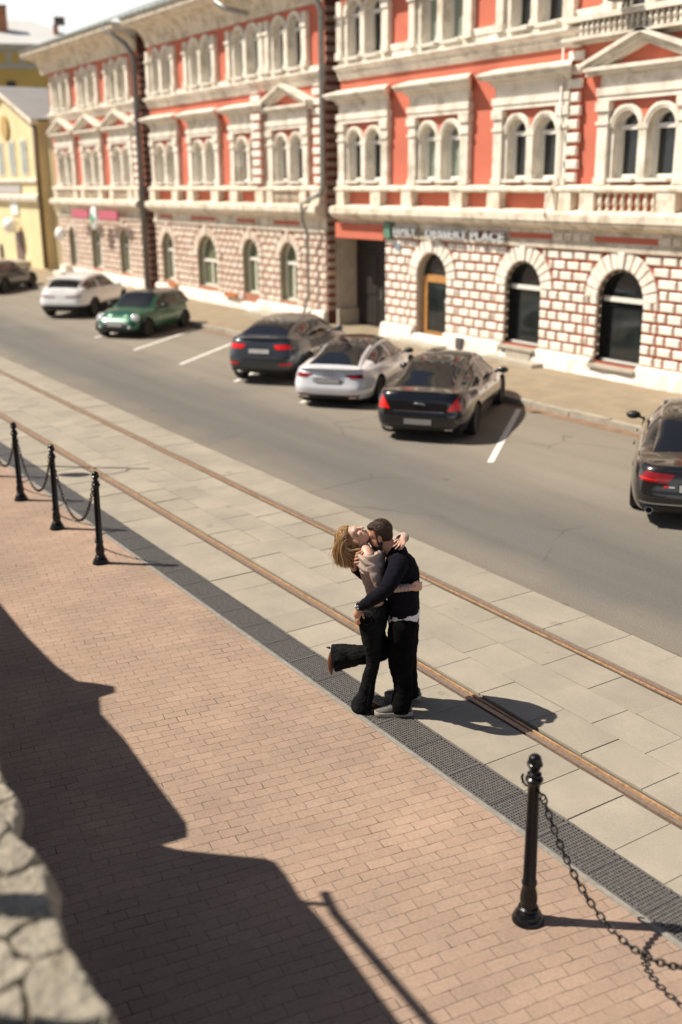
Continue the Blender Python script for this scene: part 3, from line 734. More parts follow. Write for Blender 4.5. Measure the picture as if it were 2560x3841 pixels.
def plinth(parent, x0, x1, gaps, seed):
    b = MB(); cur = x0
    segs = []
    for a, c in sorted(gaps): segs.append((cur, a)); cur = c
    segs.append((cur, x1))
    for a, c in segs:
        if c-a < .05: continue
        n = max(2, int((c-a)/.08)); xs = np.linspace(a, c, n)
        P = []
        for x in xs:
            wob = .05*mnoise.noise(Vector((x*1.3, seed, 0)))+.03*mnoise.noise(Vector((x*5, seed, 2)))
            row = [(x, Y0+.02, .505+wob*.3), (x, Y0-.14+wob*.4, .50+wob*.4), (x, Y0-.19+wob, .44), (x, Y0-.22+wob*1.2, .28), (x, Y0-.25+wob*1.5, .12), (x, Y0-.30+wob*2.2, .0)]
            P.append(row)
        b.grid(np.array(P))
        for xx, row in ((a, P[0]), (c, P[-1])): b.add(row+[(xx, Y0+.02, 0)], [tuple(range(len(row)+1))])
    for a, c in gaps:          # lower stretch under each opening
        xs = np.linspace(a+.01, c-.01, 12); P = []
        for x in xs:
            wob = .04*mnoise.noise(Vector((x*2.3, seed, 7)))
            P.append([(x, Y0+.02, .345), (x, Y0-.12+wob, .34+wob*.3), (x, Y0-.19+wob, .28), (x, Y0-.25+wob*1.5, .1), (x, Y0-.29+wob*2, 0)])
        b.grid(np.array(P))
    return b.build('plinth', M_plinth, parent)

def band(parent, x0, x1, peds, reds, tri, rowsmat, bal=None):
    """string course between ground and second storey: frieze, big ledge, pedestals and the rail under the windows"""
    b = MB()
    b.extrude_x(x0, x1, [(Y0+.02, 2.93), (Y0-.10, 2.93), (Y0-.12, 3.02), (Y0-.05, 3.10), (Y0-.05, 3.35), (Y0-.16, 3.37), (Y0-.42, 3.50), (Y0-.42, 3.54), (Y0-.46, 3.57), (Y0-.46, 3.73), (Y0-.42, 3.76), (Y0-.10, 3.82), (Y0+.02, 3.82)])
    for a, c in peds: b.box(a, c, Y0-.26, Y0+.02, 3.79, 4.2)
    b.extrude_x(x0, x1, [(Y0+.02, 4.19), (Y0-.20, 4.19), (Y0-.28, 4.23), (Y0-.28, 4.29), (Y0-.10, 4.37), (Y0+.02, 4.37)])
    b.build('ledge', rowsmat, parent)
    for a, c in reds:
        b = MB(); b.box(a, c, Y0-.062, Y0-.045, 3.125, 3.255); b.build('red_inlay', M_red, parent)
    for a, c in tri:
        b = MB(); b.box(a, c, Y0-.062, Y0-.045, 3.11, 3.31)
        for k in range(4):
            u = a+(c-a)*(k+.12)/4; v = a+(c-a)*(k+.86)/4; b.bevelbox(u, v, Y0-.12, Y0-.058, 3.12, 3.30, .02)
        b.build('block_trim', rowsmat, parent)
    if bal:
        b = MB()
        for a, c in bal:
            n = int((c-a)/.20)
            for k in range(n):
                cx = a+(c-a)*(k+.5)/n
                b.lathe([(.045, 3.80), (.05, 3.84), (.03, 3.88), (.065, 3.98), (.05, 4.06), (.028, 4.12), (.05, 4.18)], (cx, Y0-.16, 0), 8)
        b.build('balustrade', rowsmat, parent)
def quoin(parent, xc, w_, z0, z1, rowsmat, h=.26, gap=.09, d=.14):
    b = MB(); z = z0; k = 0
    b.box(xc-w_*.42, xc+w_*.42, Y0-d+.08, Y0+.02, z0, z1, 1)
    while z < z1-.05:
        e = w_*.5+(.03 if k % 2 else -.02); b.bevelbox(xc-e, xc+e, Y0-d, Y0-d+.085, z+gap*.5, min(z1, z+h-gap*.15), .025, 0); z += h+gap*.3; k += 1
    return b.build('quoin', [rowsmat, M_red], parent)
def belt(parent, x0, x1, mt):
    b = MB()
    b.extrude_x(x0, x1, [(Y0+.02, 7.32), (Y0-.06, 7.32), (Y0-.09, 7.42), (Y0-.13, 7.46), (Y0-.13, 7.54), (Y0-.24, 7.60), (Y0-.27, 7.64), (Y0-.27, 7.69), (Y0-.08, 7.74), (Y0-.08, 7.86), (Y0+.02, 7.88)])
    b.build('belt_course', mt, parent)
def eaves(parent, x0, x1, capl, capr):
    b = MB(); n = 9; E_ = .24; pr = [(Y0+.02, 9.58)]
    for k in range(n):
        a = math.pi/2*k/(n-1); pr.append((Y0-.05-.62*(1-math.cos(a)), 9.60+(.42+E_)*math.sin(a)))
    pr += [(Y0-.92, 10.06+E_), (Y0-.92, 10.12+E_), (Y0-1.0, 10.16+E_), (Y0-1.02, 10.30+E_), (Y0-1.06, 10.36+E_)]
    b.extrude_x(x0, x1, pr+[(Y0+.02, 10.36+E_)]); b.build('cornice', M_cream2, parent)
    b = MB()
    b.quad((x0-.05, Y0-1.10, 10.37+E_), (x1+.05, Y0-1.10, 10.37+E_), (x1+.05, Y0+6.0, 13.1+E_), (x0-.05, Y0+6.0, 13.1+E_)); b.quad((x0-.05, Y0-1.10, 10.37+E_), (x1+.05, Y0-1.10, 10.37+E_), (x1+.05, Y0-1.06, 10.30+E_), (x0-.05, Y0-1.06, 10.30+E_))
    b.quad((x0-.05, Y0+12.5, 10.37+E_), (x1+.05, Y0+12.5, 10.37+E_), (x1+.05, Y0+6.0, 13.1+E_), (x0-.05, Y0+6.0, 13.1+E_))
    x = x0
    while x < x1: b.box(x, x+.03, Y0-1.05, Y0-1.0, 10.39+E_, 10.44+E_); x += .6
    b.build('roof', M_roof, parent)
def shell(parent, x0, x1, opens, zl=0):
    """red upper wall with openings, plus plain side and rear walls"""
    b = MB(); face_grid(b, x0, x1, 2.93, 9.62, opens, Y0, 0)
    d = Y0+12
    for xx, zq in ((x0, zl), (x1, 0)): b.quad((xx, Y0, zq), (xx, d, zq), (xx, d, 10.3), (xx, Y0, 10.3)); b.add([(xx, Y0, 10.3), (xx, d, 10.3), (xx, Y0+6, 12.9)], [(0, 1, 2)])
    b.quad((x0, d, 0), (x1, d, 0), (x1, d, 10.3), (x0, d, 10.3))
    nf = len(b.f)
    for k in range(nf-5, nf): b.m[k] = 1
    return b.build('wall', [M_red, M_shadered], parent)
def drainpipe(parent, pts, r, mt):
    b = MB(); b.tube(pts, r, 10); return b.build('drainpipe', mt, parent, smooth=True)
def openings(cs): return [(c-1.0, c+1.0, 4.40, 6.09) for c in cs]+[(c-1.03, c+1.03, 7.87, 9.59) for c in cs]

def ground_window(parent, cx, r, zb, zs, style):
    yr = Y0+.22
    if style == 'dark':
        o = frame(parent, cx, r, zb, zs, yr, M_black, zs-.02, .07, name='window')
        b = MB(); b.box(cx-r+.012, cx+r-.012, yr-.075, yr-.052, zs-.06, zs+.05); b.build('transom', M_frame, o)
        pane(o, cx, r, zb, zs, yr+.02, M_glass)
        b = MB()      # string of small bulbs round the reveal
        pts = [(cx-r+.03, zb+.15+k*.22) for k in range(int((zs-zb)/.22))]+[(cx+(r-.03)*-math.cos(math.pi*k/9), zs+(r-.03)*math.sin(math.pi*k/9)) for k in range(10)]
        for px, pz in pts: b.ellipsoid((px, Y0+.03, pz), (.028, .028, .028), nu=6, nv=5)
        b.tube([(px, Y0+.035, pz) for px, pz in pts], .006, 4); b.build('string_light', mat('bulb_glass', (.62, .55, .38), .3, .1), o)
        b = MB(); b.box(cx-r-.02, cx+r+.06, Y0-.28, Y0+.15, zb-.11, zb-.055); b.build('sill', M_gray, o)
        b = MB(); b.box(cx-r+.02, cx+r-.02, yr-.09, yr-.053, zb-.05, zb+.05); b.build('lower_rail', M_frame, o)
    else:
        o = frame(parent, cx, r, zb, zs, yr, M_frame, zs-.12, .075, mull=True, arch_t=.03, name='window')
        pane(o, cx, r, zb, zs, yr+.02, M_glasso if style == 'green' else M_glassg)
    return o

# ============ right-hand building
Rb = empty('brick_red_building', (0, 0, 0)); tag(Rb, 'large red and cream building at right with oak door and dark carriage gate', 'building', 'red and cream town houses')
RX0, RX1 = -28.45, -9.6
RC = [-27.15, -23.6, -20.08, -16.6, -12.9]
shell(Rb, RX0, RX1, openings(RC), 2.85)
for i, c in enumerate(RC):
    upper_window(Rb, c, 'pediment' if i == 3 else 'hat', 'curtain' if i == 1 else 'dark', i)
    top_window(Rb, c, ['dark', 'pale', 'dark', 'dark', 'dark'][i])
Rarch = [(-23.87, .66, .2, 1.92, .40), (-20.17, .635, .52, 1.93, .40), (-16.96, .675, .45, 1.88, .40), (-12.9, .66, .45, 1.9, .40)]
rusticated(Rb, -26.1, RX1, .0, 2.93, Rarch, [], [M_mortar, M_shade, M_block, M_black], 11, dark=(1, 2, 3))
plinth(Rb, -26.1, RX1, [(-24.60, -23.15), (-20.85, -19.50), (-17.68, -16.24), (-13.6, -12.2)], 1)
band(Rb, RX0, RX1, [(-28.35, -27.95), (-26.55, -26.05), (-25.03, -24.55), (-22.87, -22.38), (-21.38, -20.92), (-19.3, -18.92), (-18.84, -18.46), (-18.18, -17.75), (-15.95, -15.45), (-14.2, -13.8), (-12.1, -11.6)],
     [(-21.9, -20.9), (-20.7, -19.2), (-17.83, -15.98)], [(-19.05, -17.9), (-15.85, -14.7)], M_cream2, [(-17.72, -15.98)])
b = MB()      # red infill panels behind the pedestals
b.box(-28.4, -18.3, Y0-.025, Y0-.003, 3.83, 4.18); b.build('red_panel', M_red, Rb)
for xc in (-18.66, -14.4): quoin(Rb, xc, .38, 4.38, 7.3, M_block)
belt(Rb, RX0, RX1, M_cream); eaves(Rb, RX0, RX1, 1, 1)
b = MB()      # small baluster row under the top floor of the projecting bay
for k in range(24):
    cx = -18.3+k*.16; b.lathe([(.045, 7.44), (.05, 7.48), (.03, 7.52), (.058, 7.60), (.03, 7.68), (.045, 7.72)], (cx, Y0-.33, 0), 8)
b.box(-18.85, -14.4, Y0-.42, Y0-.02, 7.745, 7.86); b.box(-18.85, -14.4, Y0-.40, Y0-.1, 7.38, 7.44)
b.build('balustrade', M_cream, Rb)
for a, c in ((-25.85, -24.9), (-22.3, -21.38), (-18.78, -17.9)):
    b = MB(); b.box(a, c, Y0-.10, Y0-.0, 7.88, 8.05); b.build('parapet_panel', M_cream, Rb)
# carriage gateway
b = MB(); gd = Y0+.85
b.quad((-28.83, Y0, 0), (-28.83, gd, 0), (-28.83, gd, 2.85), (-28.83, Y0, 2.85)); b.quad((-26.1, Y0, 0), (-26.1, gd, 0), (-26.1, gd, 2.85), (-26.1, Y0, 2.85)); b.quad((-28.83, Y0, 2.85), (-26.1, Y0, 2.85), (-26.1, gd, 2.85), (-28.83, gd, 2.85))
b.box(-28.83, -28.70, Y0+.02, gd-.02, 0, .62, 1); b.build('passage_lining', [M_shade, M_gray], Rb)
b = MB(); b.box(-29.28, -28.84, Y0+.55, Y0+.8, 0, 2.93, 0)
for k in range(11): b.bevelbox(-29.28, -28.85, Y0+.49, Y0+.549, .52+k*.22, .52+k*.22+.13, .02, 1)
b.build('pier', [M_mortar2, M_block2], Rb)
M_gate = mat('black_brown_gate', (0.018, 0.013, 0.011), 0.6, 0.3, 6)
b = MB()
for k in range(2):
    a = -28.83+k*1.365; b.box(a+.01, a+1.355, gd-.06, gd, .02, 2.45)
    for z0, z1 in ((.2, .95), (1.1, 2.3)):
        b.box(a+.18, a+1.18, gd-.085, gd-.061, z0, z1)
b.box(-28.82, -26.11, gd-.05, gd-.01, 2.46, 2.84); g = b.build('gate', M_gate, Rb)
b = MB(); b.tube([(-27.35, gd-.14, 1.0), (-27.35, gd-.14, 1.25)], .02, 8); b.build('handle', M_pipe, g)
b = MB(); b.box(-28.6, -26.05, Y0-.14, Y0-.052, 2.84, 3.28); b.build('gate_lintel', M_red, Rb)
# oak entrance door
o = MB(); yr = Y0+.20
o.box(-24.50, -24.30, yr-.05, yr+.05, .2, 1.95); o.box(-23.42, -23.24, yr-.05, yr+.05, .2, 1.95); o.box(-24.30, -23.42, yr-.05, yr+.05, 1.78, 1.98); o.box(-24.30, -23.42, yr-.05, yr+.05, .2, .42)
door = o.build('door', M_wood, Rb)
b = MB(); b.box(-24.29, -23.43, yr-.01, yr+.01, .43, 1.77); b.build('pane', M_glass, door)
b = MB(); b.tube([(-23.36, yr-.12, .95), (-23.36, yr-.12, 1.35)], .022, 8); b.tube([(-23.36, yr-.12, .97), (-23.36, yr-.04, .97)], .015, 6); b.tube([(-23.36, yr-.12, 1.33), (-23.36, yr-.04, 1.33)], .015, 6); b.build('handle', M_pipe, door, smooth=True)
b = MB(); a = arc_pts(-23.87, 1.99, .62, 12); b.add([(-24.49, yr, 1.99)]+[(px, yr, pz) for px, pz in a]+[(-23.25, yr, 1.99)], [tuple(range(len(a)+2))]); b.build('fanlight', M_glass, door)
b = MB(); b.box(-24.9, -22.9, Y0-.75, Y0-.02, .0, .17); b.box(-24.6, -23.12, Y0-.02, Y0+.3, .0, .2); b.build('step', M_gray, Rb)
b = MB(); b.box(-21.0, -19.1, Y0-.62, Y0-.24, .0, .20); b.box(-20.5, -19.6, Y0-.24, Y0+.2, .0, .42); b.build('window_step', M_gray, Rb)
for cx, r, zb, zs, ring in Rarch[1:]: ground_window(Rb, cx, r, zb, zs, 'dark')
b = MB(); b.box(-22.45, -22.2, Y0-.30, Y0-.20, .16, .46)
for k in range(5): b.box(-22.43, -22.22, Y0-.315, Y0-.301, .19+k*.055, .215+k*.055)
b.build('vent', mat('grey_vent', (.13, .12, .125), .6), Rb)
b = MB(); b.box(-25.55, -25.30, Y0-.085, Y0-.06, 2.62, 2.77); b.build('house_number_plate', mat('blue_grey_enamel', (.22, .27, .36), .4), Rb)
drainpipe(Rb, [(-18.98, Y0-.2, 7.3), (-18.98, Y0-.2, 4.5), (-19.05, Y0-.32, 4.3), (-19.05, Y0-.5, 3.7), (-19.0, Y0-.2, 3.3)], .022, M_frame)
# sign letters over the door
sg = empty('shop_sign', (0, 0, 0)); tag(sg, 'grey raised letters and green emblem of a shop sign above the oak door', 'sign')
M_let = mat('pale_sign_letter', (.52, .54, .56), .35, .05, metal=.2); M_sgn = mat('dark_sign_backing', (.16, .165, .17), .6); M_green = mat('dull_green_panel', (.10, .21, .15), .5, .2)
b = MB(); b.box(-25.92, -25.62, Y0-.22, Y0-.12, 2.92, 3.34); b.build('emblem', M_green, sg)
b = MB(); b.box(-25.95, -25.59, Y0-.122, Y0-.06, 2.90, 3.36); b.build('emblem_case', M_sgn, sg)
for txt, xa, wd in (('FAMILY', -25.45, 1.05), ('DESSERT PLACE', -23.95, 3.2)):
    t = text_mesh('lettering', txt, .40, .03, M_let, sg, 0.012)
    t.data.calc_loop_triangles(); xs_ = [v.co.x for v in t.data.vertices]; sc = wd/(max(xs_)-min(xs_))
    t.scale = (sc, .78*1.0, 1); t.rotation_euler = (R(90), 0, 0); t.location = (xa, Y0-.20, 3.02)
    b = MB(); b.box(xa-.02, xa+wd+.02, Y0-.13, Y0-.11, 3.04, 3.075); b.box(xa-.02, xa+wd+.02, Y0-.13, Y0-.11, 3.20, 3.235); b.build('sign_rail', M_pipe, sg)
# floodlight on the belt course
fl = empty('floodlight', (-16.9, Y0-.45, 7.86)); tag(fl, 'dark grey floodlight standing on the belt ledge at the upper right', 'floodlight')
b = MB(); b.box(-.30, .30, -.30, .02, .12, .19); b.build('lamp_head', M_dark, fl)
b = MB(); b.tube([(0, .0, 0), (0, .0, .12)], .03, 8); b.tube([(-.2, .05, .02), (-.02, .02, .25), (.1, 0, .2)], .025, 6); b.build('bracket', M_dark, fl)

# ============ middle building
Mb = empty('red_town_house', (0, 0, 0)); tag(Mb, 'middle red and cream town house between two drainpipes, blurred, four arched ground floor windows', 'building', 'red and cream town houses')
MX0, MX1 = -42.6, -29.3
MC = [-41.15, -37.67, -34.2, -31.47]
shell(Mb, MX0, MX1, openings(MC))
for i, c in enumerate(MC):
    upper_window(Mb, c, 'pediment' if i == 3 else 'hat', ['curtain', 'curtain', 'dark', 'dark'][i], i); top_window(Mb, c, ['dark', 'pale', 'pale', 'dark'][i])
Ma = [(-41.48, .56, .66, 1.98, .3), (-37.87, .82, .66, 1.74, .34), (-34.37, .58, .66, 1.98, .3), (-31.7, .56, .62, 1.98, .3)]
rusticated(Mb, MX0, MX1, 0, 2.93, Ma, [], [M_mortar2, M_olive, M_block2], 12)
plinth(Mb, MX0, MX1, [(-35.0, -33.75)], 2)
band(Mb, MX0, MX1, [(-42.5, -42.0), (-40.35, -39.8), (-38.95, -38.4), (-36.9, -36.3), (-35.4, -34.8), (-33.5, -32.95), (-32.7, -32.3), (-30.55, -30.15), (-29.85, -29.35)],
     [(-42.1, -40.9), (-39.1, -37.0), (-35.3, -33.9), (-32.6, -30.9)], [], M_cream2, [(-32.25, -30.6)])
b = MB(); b.box(-42.4, -33.2, Y0-.025, Y0-.003, 3.83, 4.18); b.build('red_panel', M_red, Mb)
quoin(Mb, -33.22, .55, 4.38, 7.3, M_block, d=.33); quoin(Mb, -29.6, .55, 4.38, 7.3, M_block)
belt(Mb, MX0, MX1, M_cream); eaves(Mb, MX0, MX1, 1, 1)
for a in Ma: ground_window(Mb, *a[:4], 'green')
b = MB()
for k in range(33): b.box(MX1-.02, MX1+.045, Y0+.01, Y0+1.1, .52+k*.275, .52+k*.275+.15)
b.build('side_blocks', M_blockshade, Mb)
for a, c in ((-41.0, -40.3), (-36.0, -35.1)):
    b = MB(); b.box(a, c, Y0-.32, Y0-.22, .46, .62); b.build('planter_box', mat('orange_box', (.45, .16, .05), .7), Mb)
b = MB(); b.box(-33.1, -29.5, Y0-1.05, Y0-.3, .0, .24); b.build('step', M_gray, Mb)
drainpipe(Mb, [(-30.35, Y0-.3, 0.3), (-30.15, Y0-.30, .75), (-30.0, Y0-.30, 1.0), (-30.0, Y0-.30, 2.9), (-29.95, Y0-.50, 3.3), (-29.95, Y0-.55, 3.8), (-29.6, Y0-.45, 3.95), (-29.05, Y0-.35, 4.15), (-28.97, Y0-.35, 4.4), (-28.95, Y0-.35, 9.3), (-28.95, Y0-.9, 10.1)], [.05]*7+[.07, .085, .085, .085], M_pipe)
drainpipe(Mb, [(-34.6, Y0-.95, 10.2), (-34.3, Y0-.7, 9.95), (-33.6, Y0-.3, 9.75)], .08, M_pipe)

# ============ left building
Lb = empty('far_red_house', (0, 0, 0)); tag(Lb, 'farthest red and cream house, three triangular pediments in a row and a pharmacy sign', 'building', 'red and cream town houses')
LX0, LX1 = -54.7, -43.55
LC = [-52.8, -49.25, -45.7]
shell(Lb, LX0, LX1, openings(LC))
for i, c in enumerate(LC): upper_window(Lb, c, 'pediment', 'curtain', i); top_window(Lb, c, 'pale')
La = [(-52.9, .48, .62, 1.95, .3), (-49.64, .62, .66, 1.9, .3), (-46.15, .55, .66, 1.95, .3)]
rusticated(Lb, LX0, LX1, 0, 2.93, La, [], [M_mortar2, M_olive, M_block2], 13)
plinth(Lb, LX0, LX1, [], 3)
band(Lb, LX0, LX1, [(-54.5, -54.0), (-51.6, -51.1), (-50.6, -50.1), (-48.4, -47.9), (-47.0, -46.5), (-44.9, -44.4), (-44.2, -43.7)], [], [], M_cream2, [(-54.0, -51.7), (-50.0, -48.5), (-46.4, -45.0)])
for xc in (-44.0,): quoin(Lb, xc, .6, 4.38, 7.3, M_block)
belt(Lb, LX0, LX1, M_cream); eaves(Lb, LX0-.9, LX1, 1, 1)
for a in La: ground_window(Lb, *a[:4], 'pale' if a[0] < -52 else 'green')
b = MB()
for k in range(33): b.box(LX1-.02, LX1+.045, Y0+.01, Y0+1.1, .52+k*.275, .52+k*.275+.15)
b.build('side_blocks', M_blockshade, Lb)
drainpipe(Lb, [(-43.2, Y0-.30, .15), (-43.2, Y0-.30, 9.3), (-43.4, Y0-.55, 9.8), (-44.2, Y0-.95, 10.35), (-44.5, Y0-1.02, 10.55)], [.12, .12, .10, .08, .07], M_pipedark)
b = MB(); b.box(-53.7, -52.5, Y0-.9, Y0-.25, 0, .35); b.box(-53.5, -52.7, Y0-.6, Y0-.25, .35, .62); b.build('white_steps', M_sill, Lb)
M_pink = mat('faded_pink_sign', (.52, .115, .17), .5, .1); M_lamp = mat('white_glass_globe', (.85, .85, .82), .3, .03)
ps = empty('pharmacy_sign', (0, 0, 0)); tag(ps, 'pink sign boards with a white and green oval between them on the far red house', 'sign')
b = MB(); b.box(-51.1, -48.95, Y0-.60, Y0-.50, 2.95, 3.33); b.box(-47.6, -45.4, Y0-.60, Y0-.50, 2.95, 3.33); b.build('board', M_pink, ps)
b = MB(); b.ellipsoid((-48.15, Y0-.62, 2.98), (.42, .10, .52), nu=20, nv=12); b.build('oval', M_lamp, ps, smooth=True)
b = MB(); b.box(-48.22, -48.08, Y0-.75, Y0-.7, 2.75, 3.2); b.box(-48.37, -47.93, Y0-.752, Y0-.702, 2.9, 3.05); b.build('cross', mat('sign_green', (.10, .42, .22), .5), ps)
wl = empty('wall_lamp', (-53.35, Y0-.35, 2.1)); tag(wl, 'round white globe lamp above the white steps of the far red house', 'lamp', 'white globe lamps')
b = MB(); b.ellipsoid((0, -.12, 0), (.34, .28, .34)); b.build('globe', M_lamp, wl, smooth=True)
b = MB(); b.tube([(0, .45, .1), (0, .1, .1)], .03, 8); b.build('bracket', M_dark, wl)
# shadowed recesses between the houses
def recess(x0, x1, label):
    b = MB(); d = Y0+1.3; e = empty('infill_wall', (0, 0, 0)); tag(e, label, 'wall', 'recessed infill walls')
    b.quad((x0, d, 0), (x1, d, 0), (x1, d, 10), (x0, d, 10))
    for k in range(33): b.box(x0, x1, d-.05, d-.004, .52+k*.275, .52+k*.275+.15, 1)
    b.build('back_wall', [M_shadered, M_blockshade], e)
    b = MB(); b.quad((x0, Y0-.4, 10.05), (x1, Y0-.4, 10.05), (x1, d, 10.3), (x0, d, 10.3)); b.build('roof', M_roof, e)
recess(MX1, RX0-.4 if False else RX0, 'narrow red recess behind the grey drainpipe, left of the carriage gate'); recess(LX1, MX0, 'narrow dark red recess behind the thick dark drainpipe')

# ============ yellow gabled house at the far left
M_yel = mat('yellow_plaster', (0.74, 0.62, 0.36), 0.85, 0.07, 1, bump=0.1)
M_yeld = mat('ochre_plaster', (0.50, 0.36, 0.11), 0.85, 0.1, 0.6)
Yb = empty('yellow_gabled_house', (0, 0, 0)); tag(Yb, 'pale yellow gabled house at the far left edge, white trim and tall narrow windows', 'building')
gx0, gx1, gy, gc = -68.0, -56.95, Y0-.1, -62.45
b = MB(); b.quad((gx0, gy, 0), (gx1, gy, 0), (gx1, gy, 7.55), (gx0, gy, 7.55)); b.add([(gx0, gy, 7.55), (gx1, gy, 7.55), (gc, gy, 9.2)], [(0, 1, 2)])
b.quad((gx1, gy, 0), (gx1, gy+14, 0), (gx1, gy+14, 7.55), (gx1, gy, 7.55)); b.quad((gx0, gy, 0), (gx0, gy+14, 0), (gx0, gy+14, 7.55), (gx0, gy, 7.55)); b.build('wall', M_yel, Yb)
b = MB(); b.quad((gx1, gy+.5, 0), (-54.72, gy+.5, 0), (-54.72, gy+.5, 7.0), (gx1, gy+.5, 7.0)); b.quad((gx1, gy+.5, 7.0), (-54.72, gy+.5, 7.0), (-54.72, gy+4, 7.6), (gx1, gy+4, 7.6)); b.build('side_wing', M_yel, Yb)
b = MB()
for s_ in (-1, 1):
    e = (gc+s_*5.9, 7.35); a = (gc, 9.3)
    b.add([(e[0], gy-.35, e[1]), (a[0], gy-.35, a[1]), (a[0], gy-.35, a[1]+.28), (e[0], gy-.35, e[1]+.28), (e[0], gy+.02, e[1]), (a[0], gy+.02, a[1]), (a[0], gy+.02, a[1]+.28), (e[0], gy+.02, e[1]+.28)], [(0, 1, 2, 3), (0, 1, 5, 4), (3, 2, 6, 7), (0, 3, 7, 4)])
b.extrude_x(gx0, gx1+.1, [(gy+.02, 3.55), (gy-.25, 3.6), (gy-.30, 3.75), (gy-.30, 3.88), (gy-.1, 3.95), (gy+.02, 3.95)]); b.extrude_x(gx0, gx1+.05, [(gy+.02, 4.55), (gy-.15, 4.6), (gy-.15, 4.72), (gy+.02, 4.76)])
b.build('trim', M_cream, Yb)
b = MB(); b.quad((gc, gy-.4, 9.59), (gc+6.1, gy-.4, 7.62), (gc+6.1, gy+14, 7.62), (gc, gy+14, 9.59)); b.quad((gc, gy-.4, 9.59), (gc-6.1, gy-.4, 7.62), (gc-6.1, gy+14, 7.62), (gc, gy+14, 9.59)); b.build('roof', mat('mid_grey_roof', (.30, .285, .275), .6, .1, 1), Yb)
for cx in (-65.6, -63.45, -61.3, -59.15):
    b = MB(); b.box(cx-.55, cx+.55, gy-.05, gy-.004, 4.9, 6.75); w_ = b.build('window', M_cream2, Yb)
    b = MB(); b.box(cx-.4, cx+.4, gy-.06, gy-.051, 5.0, 6.65); b.build('pane', M_glassg, w_)
b = MB(); b.lathe([(.01, -.08), (.62, -.08), (.62, .0)], (0, 0, 0), 24, 'y')
o = b.build('roundel', mat('tan_medallion', (.48, .33, .13), .8), Yb); o.location = (-62.0, gy-.06, 7.45)
b = MB(); b.box(-62.0, -60.75, gy-.08, gy-.004, .45, 1.95); d_ = b.build('door', mat('brown_door', (.17, .115, .095), .6), Yb)
b = MB(); b.tube([(-61.0, gy-.12, 1.1), (-61.0, gy-.12, 1.4)], .03, 6); b.build('handle', M_pipe, d_)
b = MB(); b.box(-62.9, -59.9, gy-.9, gy-.004, 0, .42); b.build('step', M_gray, Yb)
b = MB(); a = arc_pts(-65.2, .75, .42, 10); b.add([(-65.62, gy-.006, .2)]+[(px, gy-.006, pz) for px, pz in a]+[(-64.78, gy-.006, .2)], [tuple(range(13))]); b.build('cellar_opening', M_black, Yb)
b = MB(); b.box(-62.3, -61.0, gy-.10, gy-.004, 2.85, 3.55); b.build('white_panel', M_lamp, Yb)
b = MB(); b.box(-64.9, -60.2, gy-.10, gy-.02, 4.02, 4.42); b.build('sign_board', mat('grey_sign_board', (.45, .43, .42), .6), Yb)
drainpipe(Yb, [(-56.75, gy-.15, .2), (-56.75, gy-.15, 7.4)], .12, mat('brown_pipe', (.13, .09, .05), .6))
wl2 = copy_tree(wl); wl2.location = (-61.3, gy-.35, 2.32); wl2.scale = (1.6, 1.4, 1.25); wl2['label'] = 'round white globe lamp above the brown door of the yellow house'
# ============ large ochre building far behind
Fb = empty('ochre_palace', (0, 0, 0)); tag(Fb, 'large ochre building with pale roof and brick chimneys, far behind the yellow gable', 'building')
fx0, fx1 = -26.0, 6.2; Fb.location = (-113, 36, 0); Fb.rotation_euler = (0, 0, R(72))
b = MB(); b.box(fx0, fx1, 0, 14, 0, 15.4); b.build('wall', M_yeld, Fb)
b = MB(); b.box(fx0-.15, fx1+.15, -.25, 14.1, 15.401, 15.75); b.box(fx0, fx1, -.10, 14.0, 15.75, 17.0); b.box(fx0-.4, fx1+.4, -.5, 14.2, 17.0, 17.25); b.box(fx0-.7, fx1+.7, -.8, 14.6, 17.25, 17.6); b.build('cornice', mat('pale_grey_trim', (.42, .42, .36), .8), Fb)
b = MB(); x = -2.37-1.25*18
while x < fx1-1:
    b = MB(); b.box(x, x+.72, -.16, -.101, 15.9, 16.82); x += 1.24; b.build('frieze_panel', M_yeld, Fb)
b = MB(); P_ = [(fx0-.8, -.9, 17.61), (fx1+.8, -.9, 17.61), (.9, 6.5, 20.7), (fx0, 6.5, 20.7), (fx1+.8, 14.7, 17.61), (fx0-.8, 14.7, 17.61)]; b.add(P_, [(0, 1, 2, 3), (1, 4, 2), (3, 2, 4, 5)]); b.build('roof', mat('pale_metal_roof', (.66, .66, .64), .45, .06, .5), Fb)
for wx in (-2.0, -6.0, 2.6):
    b = MB(); b.box(wx, wx+.85, -.05, -.004, 13.45, 14.25); b.build('window', M_black, Fb)
M_chim = mat('chimney_brick', (.36, .17, .09), .9, .15, 2)
for cx, cy, w_, z0, z1 in ((-2.2, 3.0, .75, 18.6, 21.4), (3.2, 2.4, .25, 17.8, 19.8)):
    b = MB(); b.box(cx-w_, cx+w_, cy-.4, cy+.4, z0, z1); c_ = b.build('chimney', M_chim, Fb)
    b = MB(); b.box(cx-w_-.06, cx+w_+.06, cy-.46, cy+.46, z1+.003, z1+.16) if cx < 0 else b.box(cx-.1, cx+.95, cy-.46, cy+.46, z1+.003, z1+.72); b.build('cap', mat('sooty_cap', (.10, .085, .08), .8), c_)
